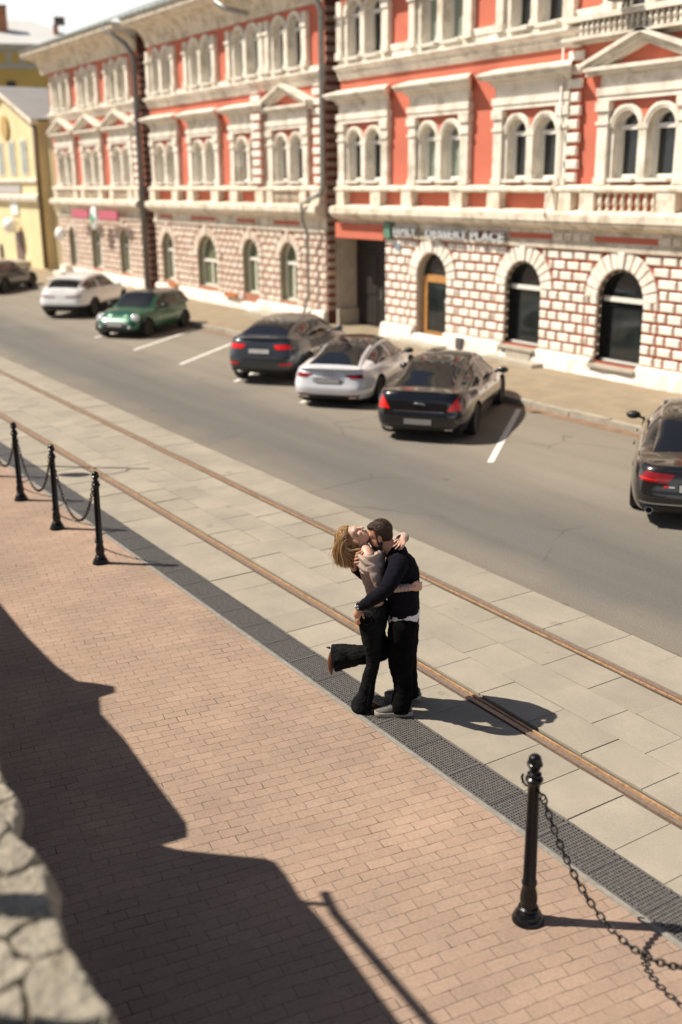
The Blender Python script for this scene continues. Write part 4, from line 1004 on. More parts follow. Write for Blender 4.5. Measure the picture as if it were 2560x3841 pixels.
# ------------------------------------------------------------------ parked cars
def crm(P, n, closed=False):
    """Catmull-Rom resampling of control points P (k, d) with n samples per span"""
    P = np.asarray(P, float); k = len(P); out = []
    for i in range(k-1):
        p0, p1, p2, p3 = P[max(i-1, 0)], P[i], P[i+1], P[min(i+2, k-1)]
        for t in np.arange(n)/n:
            out.append(0.5*((2*p1)+(-p0+p2)*t+(2*p0-5*p1+4*p2-p3)*t*t+(-p0+3*p1-3*p2+p3)*t**3))
    out.append(P[-1]); return np.array(out)
def interp(x, pts):
    pts = np.asarray(pts, float); return np.interp(x, pts[:, 0], pts[:, 1])
def smoothprof(pts, n=8):
    q = crm(pts, n); o = np.argsort(q[:, 0], kind='stable'); return q[o]
M_tyre = mat('tyre_rubber', (0.015, 0.015, 0.015), 0.75, 0.2, 12)
M_well = mat('wheel_well', (0.008, 0.008, 0.008), 0.9)
M_rim = mat('alloy_rim', (0.34, 0.34, 0.34), 0.35, 0.1, 8, metal=0.8)
M_rimd = mat('dark_alloy_rim', (0.07, 0.07, 0.07), 0.35, 0.1, 8, metal=0.7)
M_cglass = mat('tinted_car_glass', (0.012, 0.013, 0.016), 0.03, 0.2, 1, spec=0.7)
M_blackpl = mat('black_trim_plastic', (0.014, 0.014, 0.014), 0.5, 0.2, 20)
M_redl = mat('red_lamp_lens', (0.78, 0.010, 0.006), 0.3, 0.2, 6, coat=0.15)
M_redd = mat('dark_red_lens', (0.24, 0.008, 0.010), 0.2, 0.25, 8, coat=0.4)
M_headl = mat('headlamp_lens', (0.62, 0.63, 0.62), 0.08, 0.15, 9, metal=0.4, coat=1.0)
M_plate = mat('number_plate', (0.62, 0.60, 0.57), 0.4, 0.05)
M_chrome = mat('chrome_trim', (0.62, 0.62, 0.62), 0.12, 0.03, metal=1.0)
def paint(name, col, metal=0.35, rough=0.3):
    return mat(name, col, rough, 0.05, 3, metal=metal, coat=1.0)

class Car:
    def __init__(s, name, label, spec, x, y, heading):
        s.sp = spec; s.e = empty(name, (x, y, 0), heading); tag(s.e, label, 'car', 'cars parked along the kerb')
        s.L = spec['L']; s.Wh = spec['W']/2
        s.sh = smoothprof(spec['shoulder']); s.build_body(); s.build_cabin(); s.build_wheels(); s.e.scale = (1, 1, spec.get('zk', .88))
    # body surface -----------------------------------------------------------
    def level(s, q):
        """outline parameters of relative height q in 0..1: rear x, front x, half width"""
        lv = np.array(s.sp['levels']); return [np.interp(q, lv[:, 0], lv[:, k]) for k in (1, 2, 3)]
    def zq(s, x, q):
        zb = s.sp['zb']; return zb+q*(np.interp(x, s.sh[:, 0], s.sh[:, 1])-zb)
    def outline(s, q, M):
        xr, xf, w = s.level(q); n = s.sp.get('n', 5.0)
        t = np.linspace(0, 2*np.pi, 3001)[:-1]
        cx, a = (xr+xf)/2, (xf-xr)/2
        x = cx+a*np.sign(np.cos(t))*np.abs(np.cos(t))**(2/n); yb = np.sign(np.sin(t))*np.abs(np.sin(t))**(2/n)
        y = w*yb*np.interp((x-cx)/a, [-1, -.55, .35, 1], s.sp.get('taper', [.94, 1, 1, .92]))
        d = np.r_[0, np.cumsum(np.hypot(np.diff(np.r_[x, x[0]]), np.diff(np.r_[y, y[0]])))]
        u = np.linspace(0, d[-1], M+1)[:-1]
        return np.interp(u, d, np.r_[x, x[0]]), np.interp(u, d, np.r_[y, y[0]])
    def rear_pt(s, y, z, front=False, off=0.0):
        xr0 = s.level(.6)[1 if front else 0]; zs = np.interp(xr0, s.sh[:, 0], s.sh[:, 1]); q = min(1, max(0, (z-s.sp['zb'])/(zs-s.sp['zb'])))
        xr, xf, w = s.level(q); n = s.sp.get('n', 5.0); tp = s.sp.get('taper', [.94, 1, 1, .92]); w = w*tp[3 if front else 0]
        u = min(.9985, abs(y)/w); a = (xf-xr)/2; e = a*(1-(1-u**n)**(1/n))
        return (xf-e+off) if front else (xr+e-off)
    def patch(s, name, quad, mt, off=0.008, nu=10, nv=5, front=False, label=None, thick=True, par=None):
        """curved quad lying on the rear (or front) face: four (y, z) corners"""
        (a, b_, c, d) = [np.array(p, float) for p in quad]; P = np.zeros((nv+1, nu+1, 3))
        for i in range(nv+1):
            for j in range(nu+1):
                u, v = j/nu, i/nv; p = (a*(1-u)+b_*u)*(1-v)+(d*(1-u)+c*u)*v
                zs = np.interp(s.level(.6)[1 if front else 0], s.sh[:, 0], s.sh[:, 1]); q = min(1, max(0, (p[1]-s.sp['zb'])/(zs-s.sp['zb'])))
                wm = s.level(q)[2]*s.sp.get('taper', [.94, 1, 1, .92])[3 if front else 0]*.985; p = np.array([max(-wm, min(wm, p[0])), p[1]])
                P[i, j] = (s.rear_pt(p[0], p[1], front, off), p[0], p[1])
        b = MB(); b.grid(P)
        if thick:
            Q = P.copy(); Q[:, :, 0] += (.03 if not front else -.03)
            for k in (0, -1): b.grid(np.stack([P[k], Q[k]])); b.grid(np.stack([P[:, k], Q[:, k]]))
        o = b.build(name, mt, par or s.e, smooth=False)
        o.data.set_sharp_from_angle(angle=R(40)); o.data.polygons.foreach_set('use_smooth', [True]*len(o.data.polygons))
        if label: o['label'] = label
        return o
    def build_body(s):
        sp = s.sp; M = 300; qs = np.r_[np.linspace(0, 1, 15)]; rows = []
        for q in qs:
            x, y = s.outline(q, M); z = s.zq(x, q); rows.append(np.stack([x, y, z], 1))
        xt, yt, zt = rows[-1].T; cr = sp.get('crown', .05)
        for f in (.97, .9, .75, .5, .25, 0.0):
            zz = zt+cr*(1-f**2.0)*np.interp(xt, [rows[-1][:, 0].min(), rows[-1][:, 0].min()+.25, rows[-1][:, 0].max()-.5, rows[-1][:, 0].max()], [.35, 1, 1, .2])
            rows.append(np.stack([xt, yt*f, zz], 1))
        P = np.array(rows); s.P = P
        ra = sp['rw']+.055
        for wx in sp['axles']:                    # snap vertices to the arch circle
            d = np.hypot(P[:, :, 0]-wx, P[:, :, 2]-sp['rw']); side = (np.abs(P[:, :, 1]) > .55*s.Wh); side[15:] = False
            near = side & (np.abs(d-ra) < .035)
            sc = np.where(near, ra/np.maximum(d, 1e-6), 1)
            P[:, :, 0] = wx+(P[:, :, 0]-wx)*sc; P[:, :, 2] = sp['rw']+(P[:, :, 2]-sp['rw'])*sc
        b = MB(); n, m_ = P.shape[:2]; fp = []; fd = []
        two = sp.get('trim_q', -1)
        for i in range(n-1):
            for j in range(m_):
                j2 = (j+1) % m_; c = (P[i, j]+P[i, j2]+P[i+1, j]+P[i+1, j2])/4
                if i < 14 and abs(c[1]) > .55*s.Wh and any(math.hypot(c[0]-wx, c[2]-sp['rw']) < ra-.004 for wx in sp['axles']): continue
                (fd if i < two else fp).append((i*m_+j, i*m_+j2, (i+1)*m_+j2, (i+1)*m_+j))
        b.add(P.reshape(-1, 3), fp, 0)
        for f in fd: b.f.append(f); b.m.append(1)
        o = b.build('body', [sp['paint'], M_blackpl], s.e, smooth=True, merge=0.0005); o.data.set_sharp_from_angle(angle=R(50)); s.body = o
        b = MB(); xr, xf, w = s.level(.3)
        b.box(xr+.25, xf-.25, -s.Wh*.80, s.Wh*.80, sp['zb']-.02, sp['zb']+.16)
        for wx in sp['axles']:
            for sg in (-1, 1):
                y0, y1 = sorted((sg*s.Wh*.52, sg*(s.Wh-.03))); pr = []
                N = 14; ring = [(wx-ra*math.cos(math.pi*k/N*1.15-.23), sp['rw']+ra*math.sin(math.pi*k/N*1.15-.23)) for k in range(N+1)]
                for k in range(N):
                    (xa, za), (xb, zb_) = ring[k], ring[k+1]; b.quad((xa, y0, za), (xb, y0, zb_), (xb, y1, zb_), (xa, y1, za))
                b.add([(xx, sg*s.Wh*.52, zz) for xx, zz in ring], [tuple(range(N+1))])
        b.build('underbody', M_well, s.e)
    def build_cabin(s):
        """greenhouse: stations (x, ztop, half width at belt, half width at roof) from rear to front"""
        sp = s.sp; st = np.array(sp['cabin'], float); ns = 8; S = crm(st, ns); N = len(S)
        rows = []
        for x, zt, wb, wt in S:
            zb = np.interp(x, s.sh[:, 0], s.sh[:, 1])-.015; h = max(zt-zb, 0.0); k = min(1, h/.25)
            ctl = [(wb, zb), (wb*.62+wt*.38+.012, zb+h*.42), (wt+.035*k, zt-.10*k), (wt-.02, zt-.022*k), (wt*.72, zt+.022*k), (wt*.36, zt+.04*k), (0, zt+.045*k)]
            rows.append([(x, a, c) for a, c in crm(ctl, 3)])
        P = np.array(rows); nv = P.shape[1]
        g0, g1, g2, g3 = sp['glass']      # station parameters: rear window 0..g1, roof g1..g2, windscreen g2..end
        cat = {k: [] for k in ('cabin', 'rear_window', 'windscreen', 'roof')}; sidef = {1: [], -1: []}
        pil = sp.get('pillars', []); sg0, sg1 = sp['sideglass']
        for sg in (1, -1):
            for i in range(N-1):
                u = (i+.5)/ns
                for j in range(nv-1):
                    q = [P[i, j], P[i, j+1], P[i+1, j+1], P[i+1, j]]; q = [(p[0], p[1]*sg, p[2]) for p in q]
                    if j >= 10 and g0 <= u < g1: key = 'rear_window'
                    elif j >= 10 and g2 <= u < g3: key = 'windscreen'
                    elif j >= 8 and g1 <= u < g2: key = 'roof'
                    elif 1 <= j < 6 and sg0 < u < sg1 and not any(abs(u-p) < .07 for p in pil): key = None
                    else: key = 'cabin'
                    (cat[key] if key else sidef[sg]).append(q)
        def mk(name, qs, mt, lab=None):
            if not qs: return
            b = MB()
            for q in qs: b.quad(*q)
            o = b.build(name, mt, s.e, smooth=True, merge=.0004)
            if lab: o['label'] = lab
        mk('cabin_frame', cat['cabin'], sp['paint']); mk('roof', cat['roof'], sp.get('roofmat', sp['paint'])); mk('rear_window', cat['rear_window'], M_cglass); mk('windscreen', cat['windscreen'], M_cglass)
        for sg in (1, -1): mk('side_window', sidef[sg], M_cglass)
        for sg in (1, -1):      # mirrors
            x = sp['mirror']; z = np.interp(x, s.sh[:, 0], s.sh[:, 1]); b = MB()
            b.ellipsoid((x, sg*(s.Wh+.10), z+.09), (.075, .115, .075), nu=12, nv=8); b.tube([(x, sg*(s.Wh-.08), z+.03), (x, sg*(s.Wh+.05), z+.07)], .022, 6)
            b.build('wing_mirror', sp.get('mirmat', sp['paint']), s.e, smooth=True)
        for sg in (1, -1):      # door handles
            for x in sp.get('handles', []):
                z = s.zq(x, .86); b = MB(); b.tube([(x-.09, sg*(s.Wh+.012), z), (x+.09, sg*(s.Wh+.012), z+.008)], .014, 6); b.build('door_handle', sp.get('handlemat', sp['paint']), s.e, smooth=True)
    def build_wheels(s):
        sp = s.sp; r = sp['rw']
        for wx in sp['axles']:
            for sg in (-1, 1):
                w = empty('wheel', (wx, sg*(s.Wh-.125), r)); w.parent = s.e; w.scale = (sp.get('zk', .88), 1, 1)
                b = MB(); b.lathe([(r*.62, -.095), (r*.70, -.11), (r*.95, -.105), (r, -.08), (r, .08), (r*.95, .105), (r*.70, .11), (r*.62, .095)], n=28, axis='y'); b.build('tyre', M_tyre, w, smooth=True).data.set_sharp_from_angle(angle=R(50))
                b = MB(); yo = sg*.085
                b.lathe([(r*.64, yo), (r*.61, yo+sg*.012), (r*.56, yo-sg*.02), (r*.55, yo-sg*.07), (.02, yo-sg*.07)], n=28, axis='y', mi=1)
                b.lathe([(.055, yo-sg*.07), (.05, yo-sg*.005), (.0, yo-sg*.005)], n=12, axis='y')
                for k in range(5):
                    a = 2*math.pi*k/5+.3
                    for da in (-.10, .10):
                        ca, sa = math.cos(a+da), math.sin(a+da); b.tube([(.04*ca, yo-sg*.015, .04*sa), (r*.60*math.cos(a+da*1.6), yo-sg*.01, r*.60*math.sin(a+da*1.6))], .018, 5)
                b.build('rim', [sp.get('rim', M_rim), sp.get('rim', M_rim)], w, smooth=False)
    def plate(s, z, front=False, w=.25, h=.055, mt=None):
        x = s.rear_pt(0, z, front, .02); b = MB(); b.box(x-.008, x+.008, -w, w, z-h, z+h); o = b.build('number_plate', mt or M_plate, s.e)
        b = MB(); b.box(x-.010 if front else x-.004, x+.004 if front else x+.010, -w-.012, w+.012, z-h-.012, z+h+.012); b.build('plate_frame', M_blackpl, s.e); return o

# common level table builder: q, rear x, front x, half width
def levels(L, W, rt=0.0, ft=0.0, bump=.05):
    h, w = L/2, W/2
    return [(0, -h+.16, h-.18, w*.90), (.08, -h+.07, h-.08, w*.94), (.22, -h+.01, h-.01, w*.975), (.42, -h, h, w*.995), (.5, -h+.02, h-.01, w), (.60, -h+.035+rt*.3, h-.03-ft*.3, w*.995), (.78, -h+.055+rt*.6, h-.09-ft*.6, w*.97), (.93, -h+.085+rt, h-.20-ft, w*.93), (1.0, -h+.13+rt, h-.30-ft, w*.885)]

HD = R(129.5)
P_black = paint('black_metallic', (0.006, 0.006, 0.007), .2, .25); P_anth = paint('anthracite_metallic', (0.055, 0.062, 0.072), .5); P_silver = paint('silver_metallic', (0.74, 0.75, 0.77), .12)
P_green = paint('green_metallic', (0.003, 0.095, 0.042), .25); P_white = paint('pearl_white', (0.80, 0.79, 0.77), 0.0); P_char = paint('charcoal', (0.010, 0.010, 0.011), .1); P_brown = paint('black_brown_metallic', (0.018, 0.016, 0.015), .35, .25)

def place(L, rear_axle, hd, rl, rr):
    """centre of the car from the ground points of its two rear tyres (outer edges)"""
    cx, cy = (rl[0]+rr[0])/2, (rl[1]+rr[1])/2; return cx-math.cos(hd)*rear_axle, cy-math.sin(hd)*rear_axle

# black saloon with claw-like tail lamps
L, W = 4.85, 1.82
sp = dict(L=L, W=W, zb=.20, rw=.33, axles=(-1.45, 1.43), paint=P_black, rim=M_rimd, levels=levels(L, W), crown=.045, taper=[.95, 1, 1, .9], n=8.0,
          shoulder=[(-2.45, 1.0), (-2.2, 1.02), (-1.6, 1.0), (-.8, .95), (.4, .90), (1.2, .86), (1.9, .76), (2.45, .62)],
          cabin=[(-2.02, 1.035, .70, .60), (-1.45, 1.20, .80, .56), (-.85, 1.385, .835, .555), (-.25, 1.435, .84, .56), (.30, 1.40, .84, .56), (.80, 1.20, .82, .58), (1.28, .915, .74, .66)],
          glass=(.25, 2.0, 4.0, 5.8), sideglass=(.8, 5.2), pillars=[2.9], mirror=.62, handles=(-.75, .25), roofmat=M_cglass)
cx, cy = place(L, -1.45, HD, (-16.1, 11.47), (-14.97, 12.53))
c = Car('black_saloon', 'glossy black saloon with bright red claw shaped tail lamps, sharpest of the row', sp, cx, cy, HD)
for sg in (1, -1):
    c.patch('tail_light', [(sg*.845, 1.0), (sg*.72, 1.0), (sg*.52, .68), (sg*.76, .68)], M_redl, .012)
    c.patch('exhaust', [(sg*.62, .30), (sg*.48, .30), (sg*.48, .25), (sg*.62, .25)], M_chrome, .02)
    c.patch('side_reflector', [(sg*.845, .46), (sg*.80, .46), (sg*.80, .42), (sg*.845, .42)], mat('amber_lens', (.35, .08, .02), .2), .008, nu=3, nv=2)
c.patch('bumper_trim', [(-.84, .545), (.84, .545), (.84, .525), (-.84, .525)], M_blackpl, .008, nu=26, nv=1)
c.patch('boot_trim', [(-.46, .655), (.46, .655), (.46, .635), (-.46, .635)], M_chrome, .006, nu=20, nv=1)
c.plate(.44, mt=mat('dusty_plate', (.30, .285, .27), .5))
c.patch('valance', [(-.55, .33), (.55, .33), (.5, .22), (-.5, .22)], M_blackpl, .006, nu=16)
xe = c.rear_pt(0, .80, off=.02); b = MB(); b.tube([(xe, .10, .80), (xe-.004, .03, .815), (xe-.004, -.05, .80), (xe, -.13, .775)], [.006, .018, .016, .006], 8); b.tube([(xe, -.05, .80), (xe, -.10, .82)], [.01, .004], 6); b.tube([(xe, .05, .81), (xe, .09, .785)], [.009, .004], 6); b.build('cat_emblem', M_chrome, c.e, smooth=True)

# silver fastback
L, W = 4.5, 1.80
sp = dict(L=L, W=W, zb=.19, rw=.325, axles=(-1.33, 1.33), paint=P_silver, rim=M_rim, levels=levels(L, W, .02), crown=.04, taper=[.95, 1, 1, .9], n=7.5, trim_q=1, 
          shoulder=[(-2.3, .885), (-2.05, .90), (-1.5, .905), (-.7, .89), (.4, .865), (1.1, .83), (1.8, .74), (2.3, .6)],
          cabin=[(-1.98, .925, .72, .62), (-1.35, 1.12, .79, .53), (-.75, 1.29, .81, .53), (-.15, 1.345, .82, .53), (.35, 1.31, .82, .53), (.80, 1.12, .80, .55), (1.22, .88, .72, .63)],
          glass=(.30, 2.0, 4.0, 5.8), sideglass=(1.0, 5.2), pillars=[2.85], mirror=.6, handles=(-.7, .25), mirmat=M_blackpl, roofmat=M_cglass)
cx, cy = place(L, -1.33, HD, (-19.48, 11.71), (-18.45, 12.78))
c = Car('silver_fastback', 'silver fastback coupe with slim dark red tail lamps, beside the black saloon', sp, cx, cy, HD)
for sg in (1, -1):
    c.patch('tail_light', [(sg*.83, .83), (sg*.34, .80), (sg*.48, .72), (sg*.83, .715)], M_redd, .01, nu=14)
    c.patch('exhaust', [(sg*.62, .29), (sg*.44, .29), (sg*.44, .24), (sg*.62, .24)], M_chrome, .01)
    c.patch('rear_reflector', [(sg*.70, .345), (sg*.40, .335), (sg*.40, .315), (sg*.70, .325)], M_redd, .008)
c.patch('valance', [(-.66, .33), (.66, .33), (.6, .215), (-.6, .215)], M_blackpl, .006, nu=18)
c.patch('plate_recess', [(-.36, .715), (.36, .715), (.33, .60), (-.33, .60)], paint('silver_shade', (.42, .43, .45), .3), .002, thick=False)
c.plate(.655, mt=mat('grey_plate', (.45, .44, .43), .5))
b = MB(); sx = [( -2.245, .915), (-2.20, .945), (-2.06, .955)]
P = np.array([[(px+.10*(abs(y)/.66)**3, y, pz-.012*(abs(y)/.66)**2) for y in np.linspace(-.66, .66, 15)] for px, pz in [(-2.16, .905), (-2.215, .935), (-2.20, .950), (-2.02, .935)]]); b.grid(P); b.build('spoiler', P_silver, c.e, smooth=True)
xe = c.rear_pt(0, .80, off=.012); b = MB()
for k in range(4):
    yc = -.105+.07*k; b.tube([(xe, yc+.045*math.cos(2*math.pi*q/14), .80+.045*math.sin(2*math.pi*q/14)) for q in range(15)], .006, 5, caps=False)
b.build('ring_emblem', M_chrome, c.e, smooth=True)

# anthracite coupe-crossover
L, W = 4.5, 1.84
sp = dict(L=L, W=W, zb=.30, rw=.37, axles=(-1.33, 1.33), paint=P_anth, rim=M_rimd, levels=levels(L, W, .03), crown=.05, taper=[.95, 1, 1, .92], n=8.0, trim_q=2,
          shoulder=[(-2.3, 1.16), (-2.0, 1.20), (-1.4, 1.17), (-.6, 1.11), (.4, 1.05), (1.1, 1.0), (1.8, .90), (2.3, .74)],
          cabin=[(-1.92, 1.23, .74, .62), (-1.45, 1.40, .81, .57), (-.95, 1.51, .84, .565), (-.30, 1.545, .85, .57), (.30, 1.52, .85, .57), (.80, 1.32, .83, .6), (1.22, 1.03, .75, .66)],
          glass=(.25, 1.8, 4.0, 5.8), sideglass=(.9, 5.2), pillars=[2.85], mirror=.62, handles=(-.7, .25))
cx, cy = place(L, -1.33, HD, (-22.68, 11.82), (-21.55, 12.9))
c = Car('grey_crossover', 'dark grey crossover with red tail lamps and white plate beside the silver fastback', sp, cx, cy, HD)
for sg in (1, -1):
    c.patch('tail_light', [(sg*.86, 1.085), (sg*.34, 1.05), (sg*.42, .94), (sg*.86, .955)], M_redl if sg > 0 else M_redl, .012, nu=14)
    c.patch('rear_reflector', [(sg*.78, .60), (sg*.50, .585), (sg*.50, .54), (sg*.78, .55)], M_redl, .010)
    c.patch('exhaust', [(sg*.58, .37), (sg*.45, .37), (sg*.45, .32), (sg*.58, .32)], M_chrome, .012)
c.patch('bumper_trim', [(-.84, .75), (.84, .75), (.84, .69), (-.84, .69)], M_blackpl, .010, nu=26, nv=2)
c.patch('valance', [(-.80, .43), (.80, .43), (.7, .31), (-.7, .31)], M_blackpl, .008, nu=22)
c.plate(.89, mt=mat('white_plate', (.75, .72, .68), .4))
b = MB(); P = np.array([[(px+.09*(abs(y)/.66)**3, y, pz-.012*(abs(y)/.66)**2) for y in np.linspace(-.66, .66, 15)] for px, pz in [(-2.12, 1.19), (-2.16, 1.225), (-2.15, 1.24), (-1.96, 1.225)]]); b.grid(P); b.build('spoiler', P_anth, c.e, smooth=True)

# small green hatchback, nose to the street
L, W = 3.65, 1.70
sp = dict(L=L, W=W, zb=.19, rw=.31, axles=(-1.18, 1.19), paint=P_green, rim=M_rimd, levels=levels(L, W, 0, -.02), crown=.075, taper=[.95, 1, 1, .9], n=6.0, trim_q=2,
          shoulder=[(-1.85, .90), (-1.5, .92), (-.6, .915), (.3, .905), (.8, .895), (1.3, .83), (1.6, .76), (1.85, .66)],
          cabin=[(-1.72, .93, .72, .62), (-1.55, 1.25, .77, .60), (-1.25, 1.37, .785, .60), (-.6, 1.40, .79, .60), (.05, 1.365, .79, .60), (.35, 1.22, .78, .61), (.74, .92, .74, .66)],
          glass=(.2, 1.6, 4.0, 5.85), sideglass=(.9, 5.3), pillars=[2.6], mirror=.40, mirmat=M_blackpl, roofmat=P_black, handles=(-.15,))
hd = R(307.5); ax = 1.19
mx_, my_ = (-31.62-30.89)/2, (11.83+12.81)/2
c = Car('green_hatchback', 'small bright green hatchback with black roof, the only car with its nose towards the street', sp, mx_-math.cos(hd)*ax, my_-math.sin(hd)*ax, hd)
for sg in (1, -1):
    h = MB(); x = 1.66; h.lathe([(.0, .05), (.08, .045), (.125, .02), (.135, 0), (.12, -.06)], n=22, axis='x'); o = h.build('headlight', M_headl, c.e, smooth=True); o.location = (1.60, sg*.60, .70); o.rotation_euler = (0, R(-28), R(sg*14))
    h = MB(); h.tube([(0, .14*math.cos(2*math.pi*q/20), .14*math.sin(2*math.pi*q/20)) for q in range(21)], .014, 6, caps=False); r_ = h.build('rim_ring', M_chrome, o, smooth=True)
    h = MB(); h.lathe([(.0, .02), (.05, .02), (.06, 0)], n=14, axis='x'); o2 = h.build('fog_light', M_headl, c.e, smooth=True); o2.location = (c.rear_pt(.5, .40, True, .012), sg*.50, .40)
    c.patch('tail_light', [(sg*.74, .86), (sg*.62, .86), (sg*.62, .62), (sg*.74, .62)], M_redl, .01)
c.patch('grille', [(-.44, .60), (.44, .60), (.36, .33), (-.36, .33)], M_blackpl, .015, front=True, nu=14)
c.patch('lower_bumper', [(-.70, .32), (.70, .32), (.6, .215), (-.6, .215)], M_blackpl, .012, front=True, nu=14)
c.plate(.47, True, mt=mat('grey_plate', (.45, .44, .43), .5))

# white crossover
L, W = 4.5, 1.85
hdw = R(136)
sp = dict(L=L, W=W, zb=.30, rw=.37, axles=(-1.32, 1.33), paint=P_white, rim=M_rimd, levels=levels(L, W, .02), crown=.05, taper=[.95, 1, 1, .92], n=7.5, trim_q=4,
          shoulder=[(-2.3, 1.06), (-2.0, 1.09), (-1.4, 1.08), (-.6, 1.05), (.4, 1.02), (1.1, .99), (1.8, .90), (2.3, .74)],
          cabin=[(-2.0, 1.12, .74, .64), (-1.7, 1.36, .81, .60), (-1.3, 1.52, .84, .59), (-.55, 1.60, .85, .59), (.20, 1.57, .85, .59), (.74, 1.34, .83, .6), (1.2, 1.03, .75, .66)],
          glass=(.2, 1.1, 4.0, 5.8), sideglass=(1.0, 5.2), pillars=[2.8], mirror=.6, handles=(-.7, .25))
cx, cy = place(L, -1.32, hdw, (-37.88, 12.13), (-36.7, 13.35))
c = Car('white_crossover', 'white crossover with a thin dark red light strip, beyond the green hatchback', sp, cx, cy, hdw)
for sg in (1, -1):
    c.patch('tail_light', [(sg*.84, .92), (sg*.20, .875), (sg*.20, .85), (sg*.84, .86)], M_redd, .012, nu=14)
c.patch('valance', [(-.78, .50), (.78, .50), (.7, .31), (-.7, .31)], M_blackpl, .012, nu=22)
b = MB(); P = np.array([[(px, y, pz-.03*(abs(y)/.62)**2) for y in np.linspace(-.62, .62, 13)] for px, pz in [(-1.55, 1.56), (-1.83, 1.545), (-1.84, 1.52), (-1.5, 1.50)]]); b.grid(P); b.build('spoiler', P_white, c.e, smooth=True)

# charcoal car at the left edge
L, W = 4.5, 1.82
sp = dict(sp); sp.update(L=L, W=W, paint=P_char, zb=.24, trim_q=2, shoulder=[(-2.3, .95), (-2.0, .99), (-1.4, .98), (-.6, .95), (.4, .92), (1.1, .88), (1.8, .78), (2.3, .62)],
          cabin=[(-2.05, 1.0, .72, .62), (-1.6, 1.22, .80, .56), (-1.15, 1.40, .82, .56), (-.45, 1.47, .83, .56), (.20, 1.44, .83, .56), (.74, 1.24, .81, .58), (1.25, .93, .73, .64)])
sp['levels'] = levels(L, W)
hdd = R(137)
cx, cy = place(L, -1.32, hdd, (-48.2, 11.95), (-47.1, 13.25))
c = Car('charcoal_hatchback', 'charcoal car cut by the left edge of the view, farthest of the parked cars', sp, cx, cy, hdd)
for sg in (1, -1): c.patch('tail_light', [(sg*.83, .88), (sg*.55, .88), (sg*.55, .72), (sg*.83, .72)], M_redl, .012)

# black-brown saloon cut by the right edge
L, W = 4.95, 1.88
sp = dict(L=L, W=W, zb=.21, rw=.345, axles=(-1.42, 1.50), paint=P_brown, rim=M_rim, levels=levels(L, W, .0), crown=.04, taper=[.96, 1, 1, .9], n=8.5,
          shoulder=[(-2.5, .935), (-2.2, .965), (-1.6, .965), (-.8, .945), (.4, .915), (1.2, .875), (1.9, .78), (2.5, .62)],
          cabin=[(-1.66, .985, .74, .66), (-1.18, 1.21, .83, .60), (-.75, 1.375, .85, .585), (-.15, 1.43, .855, .585), (.40, 1.40, .855, .585), (.90, 1.21, .83, .61), (1.38, .93, .75, .68)],
          glass=(.15, 1.75, 4.0, 5.8), sideglass=(.6, 5.2), pillars=[2.8], mirror=.78, handles=(-.6, .35), mirmat=M_blackpl)
cx, cy = place(L, -1.42, HD, (-10.0, 11.5), (-8.78, 12.58))
c = Car('black_brown_saloon', 'shiny black brown saloon cut by the right edge, chrome boot lip and round exhaust', sp, cx, cy, HD)
for sg in (1, -1):
    c.patch('tail_light', [(sg*.865, .885), (sg*.34, .85), (sg*.43, .72), (sg*.865, .735)], M_redd, .010, nu=16)
    c.patch('lamp_glow', [(sg*.83, .785), (sg*.56, .765), (sg*.56, .75), (sg*.83, .765)], M_redl, .016, nu=10, nv=1)
    b = MB(); b.lathe([(.045, 0), (.052, -.03), (.052, .05), (.045, .05)], n=18, axis='x'); o = b.build('exhaust', M_chrome, c.e, smooth=True); o.location = (c.rear_pt(.64, .285, off=.02), sg*.64, .285)
    b = MB(); b.lathe([(.0, 0), (.043, 0)], n=18, axis='x'); o2 = b.build('pipe_bore', M_well, o); o2.location = (-.012, 0, 0)
c.patch('boot_lip', [(-.80, .925), (.80, .925), (.80, .905), (-.80, .905)], M_chrome, .006, nu=26, nv=1)
c.patch('bumper_trim', [(-.84, .415), (.84, .415), (.84, .395), (-.84, .395)], M_chrome, .010, nu=26, nv=1)
c.patch('valance', [(-.78, .37), (.78, .37), (.7, .22), (-.7, .22)], M_blackpl, .008, nu=22)
c.patch('boot_badge', [(.47, .68), (.41, .68), (.41, .655), (.47, .655)], M_redl, .008, nu=3, nv=2)
c.patch('badge_bar', [(.405, .678), (.33, .678), (.33, .658), (.405, .658)], M_chrome, .008, nu=3, nv=2)
pl = c.plate(.66, w=.27)
t = text_mesh('plate_letter', 'H', .115, .001, M_black, pl, .004); xx = c.rear_pt(0, .66, off=.031)
t.rotation_euler = (R(90), 0, R(-90)); t.location = (xx, .235, .622)
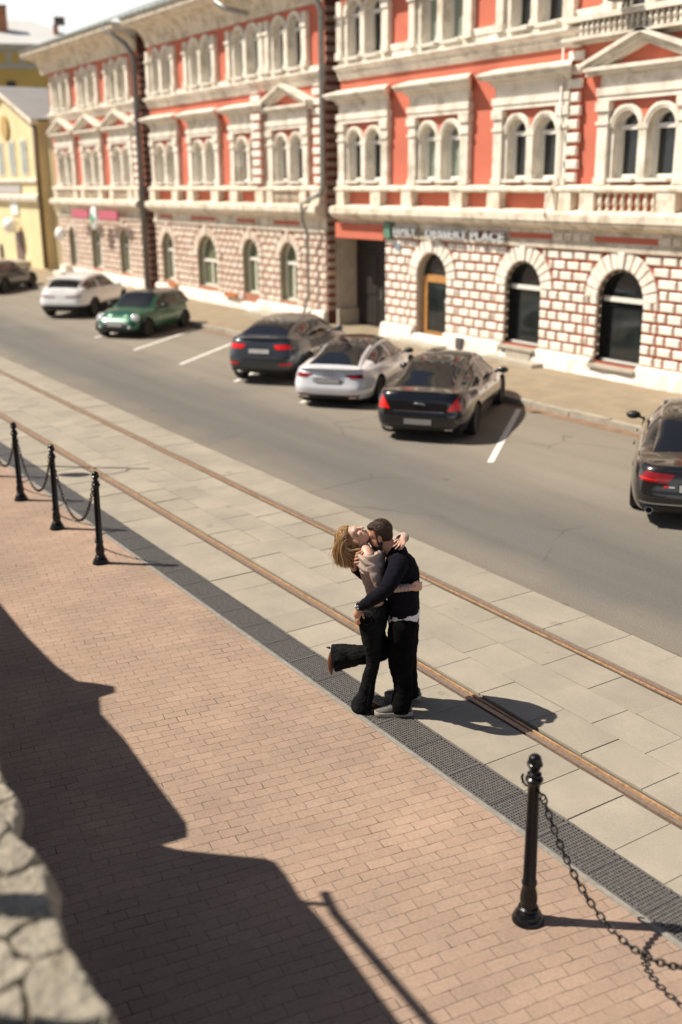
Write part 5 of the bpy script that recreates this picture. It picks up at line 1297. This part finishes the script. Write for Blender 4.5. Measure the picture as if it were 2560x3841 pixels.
# ------------------------------------------------------------------ the couple
from mathutils.bvhtree import BVHTree
PB = (-6.87, 4.87); PRZ = math.atan2(.8161, .5779)
def J(x, dy, z):            # (sideways, depth, height read in the vertical plane through the feet) -> local point
    return np.array([x*(1+dy/8.4), dy, z-dy*(H_CAM-z)/8.4])
def limb(b, pts, rad, n=16):
    pts = [np.array(p, float) for p in pts]; k = len(pts)
    q = crm(np.array(pts), 5) if k > 2 else np.array(pts); r = crm(np.array(rad)[:, None], 5)[:, 0] if k > 2 else np.array(rad)
    b.tube(q, list(r), n)
    b.ellipsoid(pts[0], (rad[0],)*3, nu=n, nv=8); b.ellipsoid(pts[-1], (rad[-1],)*3, nu=n, nv=8)
def loft(b, lv, n=28, sq=2.3):
    """lv: (cx, cy, z, rx, ry) rings, closed"""
    v = []
    for cx, cy, z, rx, ry in lv:
        for j in range(n):
            a = 2*math.pi*j/n; c, s_ = math.cos(a), math.sin(a)
            v.append((cx+rx*math.copysign(abs(c)**(2/sq), c), cy+ry*math.copysign(abs(s_)**(2/sq), s_), z))
    k = len(lv); f = [(i*n+j, i*n+(j+1) % n, (i+1)*n+(j+1) % n, (i+1)*n+j) for i in range(k-1) for j in range(n)]
    b.add(v, f+[tuple(range(n))[::-1], tuple((k-1)*n+j for j in range(n))])
def finger(b, pts, r0, r1):
    pts = [np.array(p, float) for p in pts]; q = crm(np.array(pts), 4); r = np.linspace(r0, r1, len(q)); b.tube(q, list(r), 8)
    b.ellipsoid(pts[-1], (r1,)*3, nu=8, nv=6); b.ellipsoid(pts[0], (r0,)*3, nu=8, nv=6)
def solid(name, b, mt, voxel, parent=None, smooth=4, wrinkle=None, post=None):
    """weld overlapping closed shapes of b into one continuous skin"""
    me0 = b.mesh('tmp', mt); o0 = bpy.data.objects.new('tmp', me0); COL.objects.link(o0)
    r = o0.modifiers.new('r', 'REMESH'); r.mode = 'VOXEL'; r.voxel_size = voxel
    s_ = o0.modifiers.new('s', 'SMOOTH'); s_.factor = .5; s_.iterations = smooth
    dg = bpy.context.evaluated_depsgraph_get(); me = bpy.data.meshes.new_from_object(o0.evaluated_get(dg)); bpy.data.objects.remove(o0); bpy.data.meshes.remove(me0)
    me.name = name
    if wrinkle:
        me.update(); nr = [v.normal.copy() for v in me.vertices]
        for v, n_ in zip(me.vertices, nr): v.co = v.co+n_*wrinkle(v.co)
    if post:
        for v in me.vertices: v.co = post(v.co)
    me.materials.clear(); me.materials.append(mt); me.polygons.foreach_set('use_smooth', [True]*len(me.polygons)); me.update()
    o = bpy.data.objects.new(name, me); COL.objects.link(o)
    if parent: o.parent = parent
    return o
def skin_mat(name, col):
    t = NT(name); v = t.coords(); c = t.ramp(t.noise(v, 22, 5), [(.3, tuple(x*.9 for x in col)), (.7, tuple(min(1, x*1.08) for x in col))])
    t.base(c); t.set(Roughness=.5, Subsurface_Weight=.12, Subsurface_Scale=.01); return t.m
M_skinw = skin_mat('fair_skin', (.60, .36, .265)); M_skinm = skin_mat('tan_skin', (.50, .265, .175))
M_navy = mat('navy_knit', (.008, .008, .0125), .95, .25, 60, bump=.35, bscale=220, spec=.08); M_jeans = mat('black_denim', (.0075, .008, .009), .9, .35, 30, bump=.3, bscale=260, stain=(.024, .025, .027), stain_amt=.6, stain_scale=7, spec=.08)
M_black_tr = mat('black_cotton', (.0045, .0045, .005), .95, .3, 25, bump=.3, bscale=200, stain=(.010, .010, .011), stain_amt=.5, stain_scale=6, spec=.05)
M_taupe = mat('taupe_knit', (.40, .31, .265), .8, .1, 40, bump=.3, bscale=240, spec=.25); M_shirt = mat('white_shirt', (.68, .68, .76), .8, .04, 20)
M_brownhair = mat('short_brown_hair', (.040, .020, .011), .6, .5, 90, bump=.6, bscale=160); M_beard = mat('dark_beard', (.014, .009, .007), .65, .4, 90, bump=.5, bscale=160)
def hair_mat():
    t = NT('golden_brown_hair'); g = t.n('NewGeometry')
    t.base(t.ramp(g.outputs['Random Per Island'], [(0, (.19, .095, .036)), (.45, (.38, .215, .09)), (1, (.60, .40, .19))])); t.set(Roughness=.38, Specular_IOR_Level=.6); return t.m
M_hairw = hair_mat(); M_hairbase = mat('hair_mass', (.24, .125, .05), .5, .4, 50)
M_lip = mat('lips', (.42, .12, .10), .45); M_brow = mat('brow_hair', (.05, .025, .015), .7); M_suede = mat('grey_suede', (.115, .107, .098), .85, .15, 30, bump=.3); M_sole = mat('cream_sole', (.38, .345, .29), .7, .1, 30)
M_dshoe = mat('dark_shoe_mesh', (.035, .033, .032), .8, .3, 60); M_leather = mat('brown_leather', (.115, .034, .012), .35, .25, 20)
def fold(amp, sc, seed, zs=1.0):
    def f(c):
        return amp*(mnoise.noise(Vector((c.x*sc, c.y*sc, c.z*sc*zs+seed)))+.5*mnoise.noise(Vector((c.x*sc*2.3, c.y*sc*2.3, c.z*sc*2.3*zs+seed))))
    return f

class Head:
    """head frame: C centre, f forward, u up, s towards the viewer's side"""
    def __init__(s, C, f, u, k=1.0): 
        s.C = np.array(C); s.f = np.array(f)/np.linalg.norm(f); s.u = np.array(u)-s.f*np.dot(u, s.f); s.u /= np.linalg.norm(s.u); s.s = np.cross(s.u, s.f); s.k = k
        if s.s[1] > 0: s.s = -s.s
        s.ax = (s.f, s.s, s.u)
    def p(s, f, side, u): return s.C+s.k*(f*s.f+side*s.s+u*s.u)
    def skin(s, b, jaw=1.0):
        k = s.k; E = lambda c, r, nu=20, nv=14: b.ellipsoid(s.p(*c), tuple(k*x for x in r), s.ax, nu, nv)
        E((-.010, 0, .028), (.096, .075, .096)); E((.030, 0, -.045), (.062, .062*jaw, .078)); E((.052, 0, -.088), (.040, .040*jaw, .034)); E((.070, 0, -.103), (.020, .022, .017))
        E((.062, 0, .030), (.034, .058, .034)); E((.055, .030, -.022), (.032, .030, .026)); E((.055, -.030, -.022), (.032, .030, .026))          # brow, cheeks
        limb(b, [s.p(.090, 0, .018), s.p(.104, 0, -.008), s.p(.117, 0, -.030)], [.008*k, .010*k, .0125*k], 10)
        for sd in (1, -1): E((.103, sd*.011, -.034), (.010, .008, .008), 8, 6)
        E((.088, 0, -.063), (.013, .023, .009), 12, 8); E((.086, 0, -.078), (.012, .021, .009), 12, 8)
        for sd in (1, -1):
            E((-.006, sd*.076, -.012), (.017, .008, .030), 12, 8); E((-.001, sd*.078, -.034), (.010, .007, .012), 10, 6)

# ---------------- man
mh = Head(J(-.058, .16, 1.685), (-.94, .10, -.33), (-.33, 0, .94))
man = empty('tmp_root'); bpy.data.objects.remove(man)
b = MB(); mh.skin(b, 1.08)
limb(b, [J(.075, .17, 1.50), mh.p(-.035, 0, -.075)], [.066, .060])
loft(b, [(*J(.145, .17, .95), .115, .15), (*J(.14, .17, 1.15), .115, .155), (*J(.13, .17, 1.38), .115, .175), (*J(.10, .17, 1.50), .08, .11)])
for hip, kn, an in (((.145, .10, .95), (.125, .075, .53), (.115, .055, .12)), ((.15, .25, .95), (.17, .28, .55), (.20, .34, .20))):
    limb(b, [J(*hip), J(*kn), J(*an)], [.085, .058, .042])
# near (left) arm and hand resting on her hip
WR = J(-.222, -.02, 1.035); limb(b, [J(.105, .0, 1.43), J(-.01, -.16, 1.19), WR], [.055, .045, .030])
limb(b, [WR, J(-.236, .0, .985), J(-.243, .02, .965)], [.030, .036, .034])
for k, (x0, y0, x1, y1, z1) in enumerate(((-.222, -.028, -.222, .000, .885), (-.233, -.010, -.236, .018, .870), (-.243, .012, -.246, .038, .878), (-.250, .034, -.252, .058, .895))):
    a = J(x0, y0, .955); c = J(x1, y1, z1); mdl = (a+c)/2+np.array([-.010, -.006, .004]); finger(b, [a, mdl, c], .0105, .0078)
finger(b, [J(-.215, -.035, 1.0), J(-.198, -.05, .965), J(-.188, -.045, .935)], .0115, .009)
# far (right) arm comes round her back, fingers on her near shoulder blade
W2 = J(-.272, .27, 1.385); limb(b, [J(.10, .34, 1.43), J(-.11, .43, 1.30), W2], [.055, .045, .030])
limb(b, [W2, J(-.282, .19, 1.43), J(-.276, .14, 1.455)], [.030, .036, .036])
for x0, z0, x1, z1 in ((-.262, 1.505, -.200, 1.540), (-.270, 1.480, -.205, 1.512), (-.274, 1.455, -.212, 1.480), (-.276, 1.430, -.222, 1.445)):
    a = J(x0, .10, z0); c = J(x1, .015, z1); mdl = (a+c)/2+np.array([-.014, -.02, .006]); finger(b, [a, mdl, c], .0108, .008)
finger(b, [J(-.282, .16, 1.44), J(-.285, .10, 1.405), J(-.272, .06, 1.385)], .012, .009)
man = solid('person', b, M_skinm, .0055, smooth=3); man.location = (*PB, 0); man.rotation_euler = (0, 0, PRZ)
tag(man, 'bearded man in dark navy sweater and loose black trousers embracing the woman', 'person', 'embracing couple')
# sweater
b = MB()
T = [(.150, .992, .140, .172), (.150, 1.05, .140, .172), (.146, 1.15, .138, .176), (.142, 1.27, .142, .190), (.136, 1.37, .145, .205), (.118, 1.45, .130, .200), (.100, 1.505, .100, .145), (.088, 1.560, .082, .105), (.078, 1.600, .066, .074)]
loft(b, [(*J(x, .17, z), rx, ry) for x, z, rx, ry in T])
limb(b, [J(.105, .005, 1.435), J(.060, -.110, 1.315), J(-.012, -.175, 1.185), J(-.125, -.105, 1.10), J(-.212, -.028, 1.045)], [.086, .075, .064, .055, .040])
limb(b, [J(.10, .335, 1.435), J(-.0, .41, 1.36), J(-.11, .43, 1.30), J(-.262, .285, 1.378)], [.084, .072, .062, .041])
def sw_post(c):
    z = c.z
    if z < 1.13 and c.x > -.02 and c.y > -.03: c = Vector((c.x, c.y, z+(c.x-.15)*.24*min(1, (1.13-z)/.17)))
    return c
fa, fb_ = fold(.006, 9, 2.0, 1.4), fold(.004, 26, 5.0)
sweater = solid('sweater', b, M_navy, .009, man, 4, lambda c: fa(c)+fb_(c), sw_post)
b = MB(); loft(b, [(*J(.150, .17, z), rx, ry) for z, rx, ry in ((.925, .134, .168), (.96, .139, .171), (1.03, .137, .168))])
shirt = solid('shirt', b, M_shirt, .008, man, 2, fold(.004, 22, 3), lambda c: Vector((c.x, c.y, c.z+(c.x-.15)*.24+.008*math.sin(c.x*40))))
# trousers
b = MB(); loft(b, [(*J(.150, .17, z), rx, ry) for z, rx, ry in ((.80, .128, .165), (.90, .134, .168), (.97, .135, .167), (1.02, .128, .160))])
limb(b, [J(.148, .095, .88), J(.135, .085, .72), J(.128, .075, .53), J(.150, .062, .28), J(.128, .055, .10)], [.128, .120, .108, .086, .098])
limb(b, [J(.155, .25, .88), J(.165, .265, .72), J(.175, .28, .55), J(.195, .31, .33), J(.205, .34, .235)], [.125, .115, .100, .088, .092])
fa2, fb2 = fold(.011, 6.5, 7.0, 1.3), fold(.005, 19, 1.0, 1.6)
def flat_hem(zm):
    def f(c): return Vector((c.x, c.y, max(c.z, zm)))
    return f
trousers = solid('trousers', b, M_black_tr, .010, man, 4, lambda c: fa2(c)*(1 if c.z < .8 else .3)+fb2(c), flat_hem(.035))
# hair, beard
b = MB(); E = lambda c, r, h=mh, nu=24, nv=16: b.ellipsoid(h.p(*c), r, h.ax, nu, nv)
E((-.030, 0, .042), (.096, .080, .092)); E((-.052, 0, -.012), (.058, .074, .066)); E((.026, 0, .090), (.050, .058, .030))
for sd in (1, -1): E((.004, sd*.066, .006), (.018, .013, .042))
mhair = solid('hair', b, M_brownhair, .0055, man, 2, lambda c: .0035*mnoise.noise(Vector((c.x*70, c.y*70, c.z*70))))
b = MB(); E((.040, 0, -.082), (.058, .062, .048)); E((.066, 0, -.104), (.036, .038, .028)); 
for sd in (1, -1): E((.008, sd*.060, -.050), (.022, .016, .045))
E((.096, 0, -.050), (.012, .028, .009))
mbeard = solid('beard', b, M_beard, .005, man, 2, lambda c: .003*mnoise.noise(Vector((c.x*80, c.y*80, c.z*80))))
def stubble(name, o, n, L, mt, back, seed):
    rd = random.Random(seed); bb = MB(); vs = o.data.vertices
    for k in range(n):
        v = vs[rd.randrange(len(vs))]; nn = v.normal; d = (nn*.55+Vector(back)+Vector((rd.uniform(-.35, .35), rd.uniform(-.35, .35), rd.uniform(-.35, .35)))).normalized()
        a = v.co; e = a+d*L*rd.uniform(.6, 1.2); t = d.cross(Vector((rd.uniform(-1, 1), rd.uniform(-1, 1), rd.uniform(-1, 1)))).normalized()*.0009
        bb.add([a-t, a+t, e], [(0, 1, 2)])
    return bb.build(name, mt, o)
def short_hair_mat(name, c0, c1):
    t = NT(name); g = t.n('NewGeometry'); t.base(t.ramp(g.outputs['Random Per Island'], [(0, c0), (1, c1)])); t.set(Roughness=.4); return t.m
stubble('hair_strands', mhair, 5200, .011, short_hair_mat('brown_strand', (.018, .009, .005), (.12, .066, .036)), tuple(-.5*mh.f+.1*mh.u), 4)
stubble('beard_strands', mbeard, 1500, .007, short_hair_mat('beard_strand', (.008, .005, .004), (.05, .028, .016)), tuple(.3*mh.f-.5*mh.u), 5)
def bvh_of(o): return BVHTree.FromPolygons([v.co.copy() for v in o.data.vertices], [tuple(p.vertices) for p in o.data.polygons])
CAM_L = Vector(((0-PB[0])*math.cos(PRZ)+(0-PB[1])*math.sin(PRZ), -(0-PB[0])*math.sin(PRZ)+(0-PB[1])*math.cos(PRZ), H_CAM))
def on_skin(bv, x, z, lift=.001):
    d = (Vector((x, 0, z))-CAM_L).normalized(); h = bv.ray_cast(CAM_L, d)
    return h[0]+h[1]*lift if h[0] else Vector((x, 0, z))
def line_on(name, bv, pts, r, mt, parent):
    q = [on_skin(bv, x, z) for x, z in crm(np.array(pts), 5)]; bb = MB(); bb.tube(q, r, 5); return bb.build(name, mt, parent, smooth=True)
bm_ = bvh_of(man)
line_on('eyebrow', bm_, [mh.p(.088, .020, .026)[[0, 2]], mh.p(.078, .040, .030)[[0, 2]], mh.p(.062, .055, .022)[[0, 2]]], .0035, M_brow, man)
line_on('eyelid', bm_, [mh.p(.084, .022, .004)[[0, 2]], mh.p(.076, .036, .000)[[0, 2]], mh.p(.066, .046, .002)[[0, 2]]], .0026, M_brow, man)
# watch
fd = np.array(J(-.125, -.105, 1.10))-np.array(WR); fd /= np.linalg.norm(fd); p_ = np.array(WR)-fd*.004
a_ = np.cross(fd, [0, 0, 1]); a_ /= np.linalg.norm(a_); c_ = np.cross(fd, a_)
b = MB(); b.tube([p_+.040*(a_*math.cos(2*math.pi*k/20)+c_*math.sin(2*math.pi*k/20)) for k in range(22)], .0075, 6, caps=False)
wat = b.build('watch', mat('steel_strap', (.30, .29, .28), .3, .1, 20, metal=.9), man, smooth=True)
b = MB(); q_ = p_-c_*.0+np.array([-.012, -.040, .016]); b.ellipsoid(q_, (.020, .009, .020), nu=14, nv=8); b.build('dial', M_chrome, wat, smooth=True)
# shoes (toe towards -x)
def sneaker(x0, y0, yaw):
    root = empty('shoe', (x0, y0, 0.004), yaw); root.parent = man
    st = [(.165, .030, .085), (.150, .040, .105), (.10, .043, .115), (.04, .042, .120), (-.02, .046, .098), (-.08, .050, .075), (-.13, .044, .060), (-.158, .026, .045)]
    S = crm(np.array(st), 4); P = []
    for x, w_, h in S:
        P.append([(x, w_*math.copysign(abs(math.cos(a))**.7, math.cos(a)), .025+(h-.025)*abs(math.sin(a))**.75) for a in np.linspace(0, math.pi, 15)])
    b = MB(); b.grid(np.array(P)); b.add(P[0], [tuple(range(15))]); b.add(P[-1], [tuple(range(15))]); b.build('upper', M_suede, root, smooth=True)
    b = MB(); n = len(S); out = [(x, w_*1.10) for x, w_, h in S]; ring = out+[(x, -w_) for x, w_ in out[::-1]]
    ring[0] = (ring[0][0]+.008, ring[0][1]); ring[-1] = (ring[-1][0]+.008, ring[-1][1])
    R_ = []
    for z, g in ((0, .97), (.008, 1.02), (.02, 1.0), (.033, 1.03), (.038, .98)):
        R_.append([(x*(1.0+.02*(g-.97)/.06), y*g, z+.010*max(0, (abs(x)-.10)/.06)*(1 if x < 0 else .4)) for x, y in ring])
    b.grid(np.array(R_), closed_u=True); b.add(R_[0], [tuple(range(len(ring)))]); b.add(R_[-1], [tuple(range(len(ring)))]); b.build('sole', M_sole, root, smooth=True)
    b = MB()
    for k, (x, w_, h) in enumerate([(-.02, .047, .100), (-.05, .049, .087), (.01, .044, .112)]): b.tube([(x, w_*.72*math.cos(a), .020+(h-.014)*abs(math.sin(a))**.75) for a in np.linspace(.75, math.pi-.75, 9)], .004, 5)
    b.build('lace', M_dshoe, root, smooth=True)
    b = MB(); P2 = [[(x, sg*(w_*math.cos(a)**.7+.0015), .025+(h-.025)*math.sin(a)**.75+.001) for a in np.linspace(.12, .9, 6)] for x, w_, h in S[3:13] for sg in (-1,)]
    b.grid(np.array(P2)); b.build('side_panel', M_dshoe, root, smooth=True)
sneaker(.062, .035, R(4)); sneaker(.150, .365, R(-7))

# ---------------- woman
wh = Head(J(-.262, .15, 1.665), (.377, -.16, .926), (-.926, 0, .377), .94)
b = MB(); wh.skin(b, .94)
limb(b, [J(-.150, .15, 1.49), J(-.185, .15, 1.56), wh.p(-.030, 0, -.065)], [.056, .048, .050])
loft(b, [(*J(-.09, .15, 1.03), .075, .11), (*J(-.085, .15, 1.14), .072, .10), (*J(-.115, .15, 1.30), .082, .115), (*J(-.140, .15, 1.43), .085, .14), (*J(-.150, .15, 1.50), .06, .10)])
limb(b, [J(-.150, .15, 1.485), J(-.150, .04, 1.480), J(-.138, -.010, 1.448)], [.055, .050, .046]); limb(b, [J(-.178, .12, 1.575), J(-.165, .06, 1.53), J(-.150, .02, 1.495)], [.044, .047, .045]); limb(b, [J(-.150, .15, 1.485), J(-.140, .27, 1.49), J(-.12, .31, 1.465)], [.055, .054, .048])
b.ellipsoid(J(-.160, .085, 1.532), (.058, .095, .042)); limb(b, [J(-.148, .05, 1.515), J(-.170, .13, 1.535)], [.024, .026])          # collar bone and the muscle to the neck
limb(b, [J(-.12, .12, .98), J(-.105, .09, .55), J(-.20, .11, .14)], [.095, .05, .036]); limb(b, [J(-.12, .22, .92), J(-.07, .245, .75), J(-.03, .275, .62), J(-.44, .31, .57)], [.07, .055, .045, .030])
# right (near) arm round his waist
limb(b, [J(-.130, -.015, 1.44), J(-.050, -.050, 1.24), J(.20, -.045, 1.22)], [.046, .036, .026])
limb(b, [J(.20, -.045, 1.22), J(.236, -.032, 1.222)], [.026, .034])
for k in range(4):
    z = 1.252-.0195*k; finger(b, [J(.245, -.040, z), J(.282, -.018, z+.004), J(.298, .030, z+.010), J(.296, .075, z+.016)], .0098, .0072)
finger(b, [J(.215, -.045, 1.238), J(.238, -.048, 1.262), J(.268, -.030, 1.276)], .0105, .0075)
# left (far) arm over his shoulder, hand on his nape
limb(b, [J(-.12, .31, 1.465), J(.05, .36, 1.60), J(.135, .20, 1.66)], [.040, .030, .024]); limb(b, [J(.135, .20, 1.66), J(.142, .11, 1.648), J(.132, .075, 1.63)], [.026, .032, .031])
for (a, m_, c) in (((.150, .060, 1.640), (.150, .025, 1.600), (.128, .015, 1.560)), ((.138, .050, 1.628), (.132, .015, 1.590), (.105, .010, 1.556)), ((.124, .045, 1.622), (.106, .012, 1.592), (.076, .010, 1.562)), ((.112, .050, 1.628), (.088, .022, 1.606), (.060, .022, 1.582))):
    finger(b, [J(*a), J(*m_), J(*c)], .0095, .0068)
finger(b, [J(.118, .075, 1.645), J(.090, .05, 1.640), J(.066, .045, 1.622)], .0105, .0078)
woman = solid('person', b, M_skinw, .005, smooth=3); woman.location = (*PB, 0); woman.rotation_euler = (0, 0, PRZ)
tag(woman, 'woman with golden brown bob leaning back in a taupe top, one leg kicked up', 'person', 'embracing couple')
# knitted top with a wide folded collar below the shoulders
b = MB(); loft(b, [(*J(x, .15, z), rx, ry) for x, z, rx, ry in ((-.070, 1.155, .096, .115), (-.082, 1.20, .096, .118), (-.104, 1.27, .096, .128), (-.122, 1.35, .100, .142), (-.134, 1.42, .100, .158), (-.142, 1.465, .090, .150))])
limb(b, [J(-.120, -.035, 1.40), J(-.085, -.050, 1.32), J(-.048, -.055, 1.238), J(.06, -.052, 1.213), J(.185, -.046, 1.220)], [.056, .050, .044, .038, .033])
limb(b, [J(-.11, .32, 1.45), J(-.03, .36, 1.53), J(.052, .36, 1.605), J(.140, .20, 1.668), J(.154, .125, 1.655)], [.054, .050, .046, .042, .037])
fw_ = fold(.005, 16, 4.0, 1.2)
def rib(c):
    e = fw_(c)
    if c.x > .03 and c.z < 1.35: e += .0035*math.sin(c.x*210+c.z*40)*(min(1, max(0, (c.x-.05)/.08)))
    return e
top = solid('knit_top', b, M_taupe, .007, woman, 3, rib)
b = MB(); loft(b, [(*J(x, .14, z), rx, ry) for x, z, rx, ry in ((-.118, 1.395, .108, .200), (-.122, 1.42, .118, .215), (-.130, 1.48, .118, .220), (-.140, 1.535, .108, .212), (-.147, 1.565, .094, .196), (-.147, 1.55, .080, .178))], sq=2.2)
solid('folded_collar', b, M_taupe, .006, woman, 2, lambda c: .0075*math.sin(c.z*95+c.x*32+2.5*mnoise.noise(Vector((c.x*9, c.y*9, c.z*9))))*.9+.002*mnoise.noise(Vector((c.x*30, c.y*30, c.z*30))))
# flared jeans
b = MB(); loft(b, [(*J(x, .15, z), rx, ry) for x, z, rx, ry in ((-.112, .84, .115, .155), (-.108, .92, .126, .160), (-.098, .99, .118, .150), (-.082, 1.06, .102, .124), (-.078, 1.085, .098, .120))])
b.ellipsoid(J(-.165, .085, .935), (.070, .080, .088)); b.ellipsoid(J(-.160, .215, .935), (.070, .078, .086))
limb(b, [J(-.130, .085, .88), J(-.118, .085, .73), J(-.106, .090, .555), J(-.150, .100, .33), J(-.172, .105, .22), J(-.205, .110, .125), J(-.212, .112, .10)], [.104, .092, .063, .064, .072, .092, .098])
limb(b, [J(-.12, .22, .88), J(-.070, .245, .75), J(-.02, .275, .625), J(-.17, .29, .597), J(-.30, .30, .585), J(-.352, .303, .578)], [.095, .085, .078, .085, .103, .113])
jeans_far = [J(-.352, .303, .578), J(-.448, .312, .560)]; b.tube(jeans_far, [.113, .128], 20)
fj = fold(.006, 12, 9.0, 1.2); fj2 = fold(.003, 34, 2.0, 1.5)
jeans = solid('flared_jeans', b, M_jeans, .008, woman, 3, lambda c: fj(c)*(1.0 if c.z < .8 else .4)+fj2(c)*(1.6 if .45 < c.z < .62 else 1), flat_hem(.018))
bj = bvh_of(jeans); M_seam = mat('faded_seam', (.035, .036, .038), .8)
line_on('back_pocket', bj, [(-.190, .995), (-.120, .985), (-.128, .905), (-.160, .875), (-.195, .880)], .0018, M_seam, woman)
line_on('seam', bj, [(-.130, .30), (-.152, .20), (-.160, .10)], .0018, M_seam, woman)
# raised pointed boot, sole to the left, and the toe of the standing one
b = MB(); limb(b, [J(-.455, .312, .60), J(-.470, .314, .545), J(-.476, .315, .47), J(-.470, .316, .405)], [.034, .032, .026, .008]); sol = lambda c: Vector((max(c.x, -.505), c.y, c.z))
boot = solid('boot', b, M_leather, .006, woman, 2)
b = MB(); b.tube([J(-.478, .313, .655), J(-.512, .313, .662)], [.012, .007], 8); b.build('heel', M_black, boot, smooth=True)
b = MB(); limb(b, [J(-.16, .12, .13), J(-.10, .125, .105), J(-.045, .13, .098)], [.036, .032, .012]); solid('boot', b, M_leather, .006, woman, 2, None, lambda c: Vector((c.x, c.y, max(c.z, .008))))
# face
bw_ = bvh_of(woman); P2 = lambda f, s_, u: wh.p(f, s_, u)[[0, 2]]
line_on('eyelid', bw_, [P2(.082, .020, .002), P2(.078, .032, -.004), P2(.066, .044, .000)], .0026, M_brow, woman)
line_on('eyebrow', bw_, [P2(.090, .018, .026), P2(.080, .036, .030), P2(.064, .050, .022)], .0028, mat('light_brow', (.14, .07, .035), .7), woman)
b = MB(); b.ellipsoid(wh.p(.096, .003, -.064), (.0065, .019, .0055), wh.ax, 12, 8); b.ellipsoid(wh.p(.094, .003, -.076), (.007, .017, .006), wh.ax, 12, 8); b.build('lips', M_lip, woman, smooth=True)
# hair: a soft mass under many strands falling from the tilted head
b = MB(); E = lambda c, r: b.ellipsoid(wh.p(*c), tuple(.94*x for x in r), wh.ax, 22, 14)
E((-.028, 0, .040), (.095, .083, .098)); E((-.055, 0, .005), (.070, .078, .080))
b.ellipsoid(J(-.350, .15, 1.60), (.066, .085, .100)); b.ellipsoid(J(-.345, .15, 1.52), (.062, .078, .075)); b.ellipsoid(J(-.29, .155, 1.54), (.055, .070, .065))
solid('hair', b, M_hairbase, .006, woman, 3, lambda c: .004*mnoise.noise(Vector((c.x*40, c.y*40, c.z*12))))
b = MB(); rd = random.Random(21)
CW = np.array(wh.C)
for k in range(950):
    # root on the scalp, behind the hairline
    th = rd.uniform(-1, 1); ph = rd.uniform(-1.25, 1.5)
    side = th*.082; a = ph
    fcomp = .060*math.cos(a+.9)-.018 if False else None
    ang = rd.uniform(math.radians(28), math.radians(175))      # from forehead over the crown to the nape
    rr = math.sqrt(max(.05, 1-(side/.084)**2))
    root = wh.p(-.022+.094*rr*math.cos(ang), side, .036+.100*rr*math.sin(ang))
    t = rd.random(); yy = .15+side*-1.0+rd.uniform(-.012, .012)
    # hem: lower on the left, lifting to the right
    fr = min(1, max(0, (ang-math.radians(22))/math.radians(150)))
    ex = -.432+.21*fr**1.1+rd.uniform(-.022, .022); ez = 1.455-.05*math.sin(math.pi*min(1, fr*1.1))+.045*(fr > .82)+rd.uniform(-.022, .022)+(.04 if fr < .12 else 0)
    fly = rd.random() < .16
    if fly: ex += rd.uniform(-.045, .03); ez += rd.uniform(-.04, .05); yy += rd.uniform(-.035, .035)
    end = J(ex, yy+rd.uniform(-.015, .015), ez)
    n_ = (root-np.array(wh.p(-.02, 0, .03))); n_ /= np.linalg.norm(n_)
    p1 = root+n_*(.012+(rd.uniform(.0, .018) if fly else rd.uniform(-.003, .005)))+np.array([-.018, 0, -.004]); 
    p2 = np.array([min(p1[0], root[0])*.55+end[0]*.45-.020*(1-fr)-.006, (p1[1]+end[1])/2-(.012 if side > 0 else -.012), (p1[2]*.60+end[2]*.40)])
    p3 = end+np.array([rd.uniform(-.008, .012)-.006*(1-fr), 0, .045])
    q = crm(np.array([root, p1, p2, p3, end]), 4); r0 = rd.uniform(.0009, .0016) if fly else rd.uniform(.0016, .0034)
    b.tube(q, list(np.concatenate([np.full(len(q)-4, r0), r0*np.array([.85, .65, .4, .15])])), 5)
b.build('hair_strands', M_hairw, woman, smooth=True)
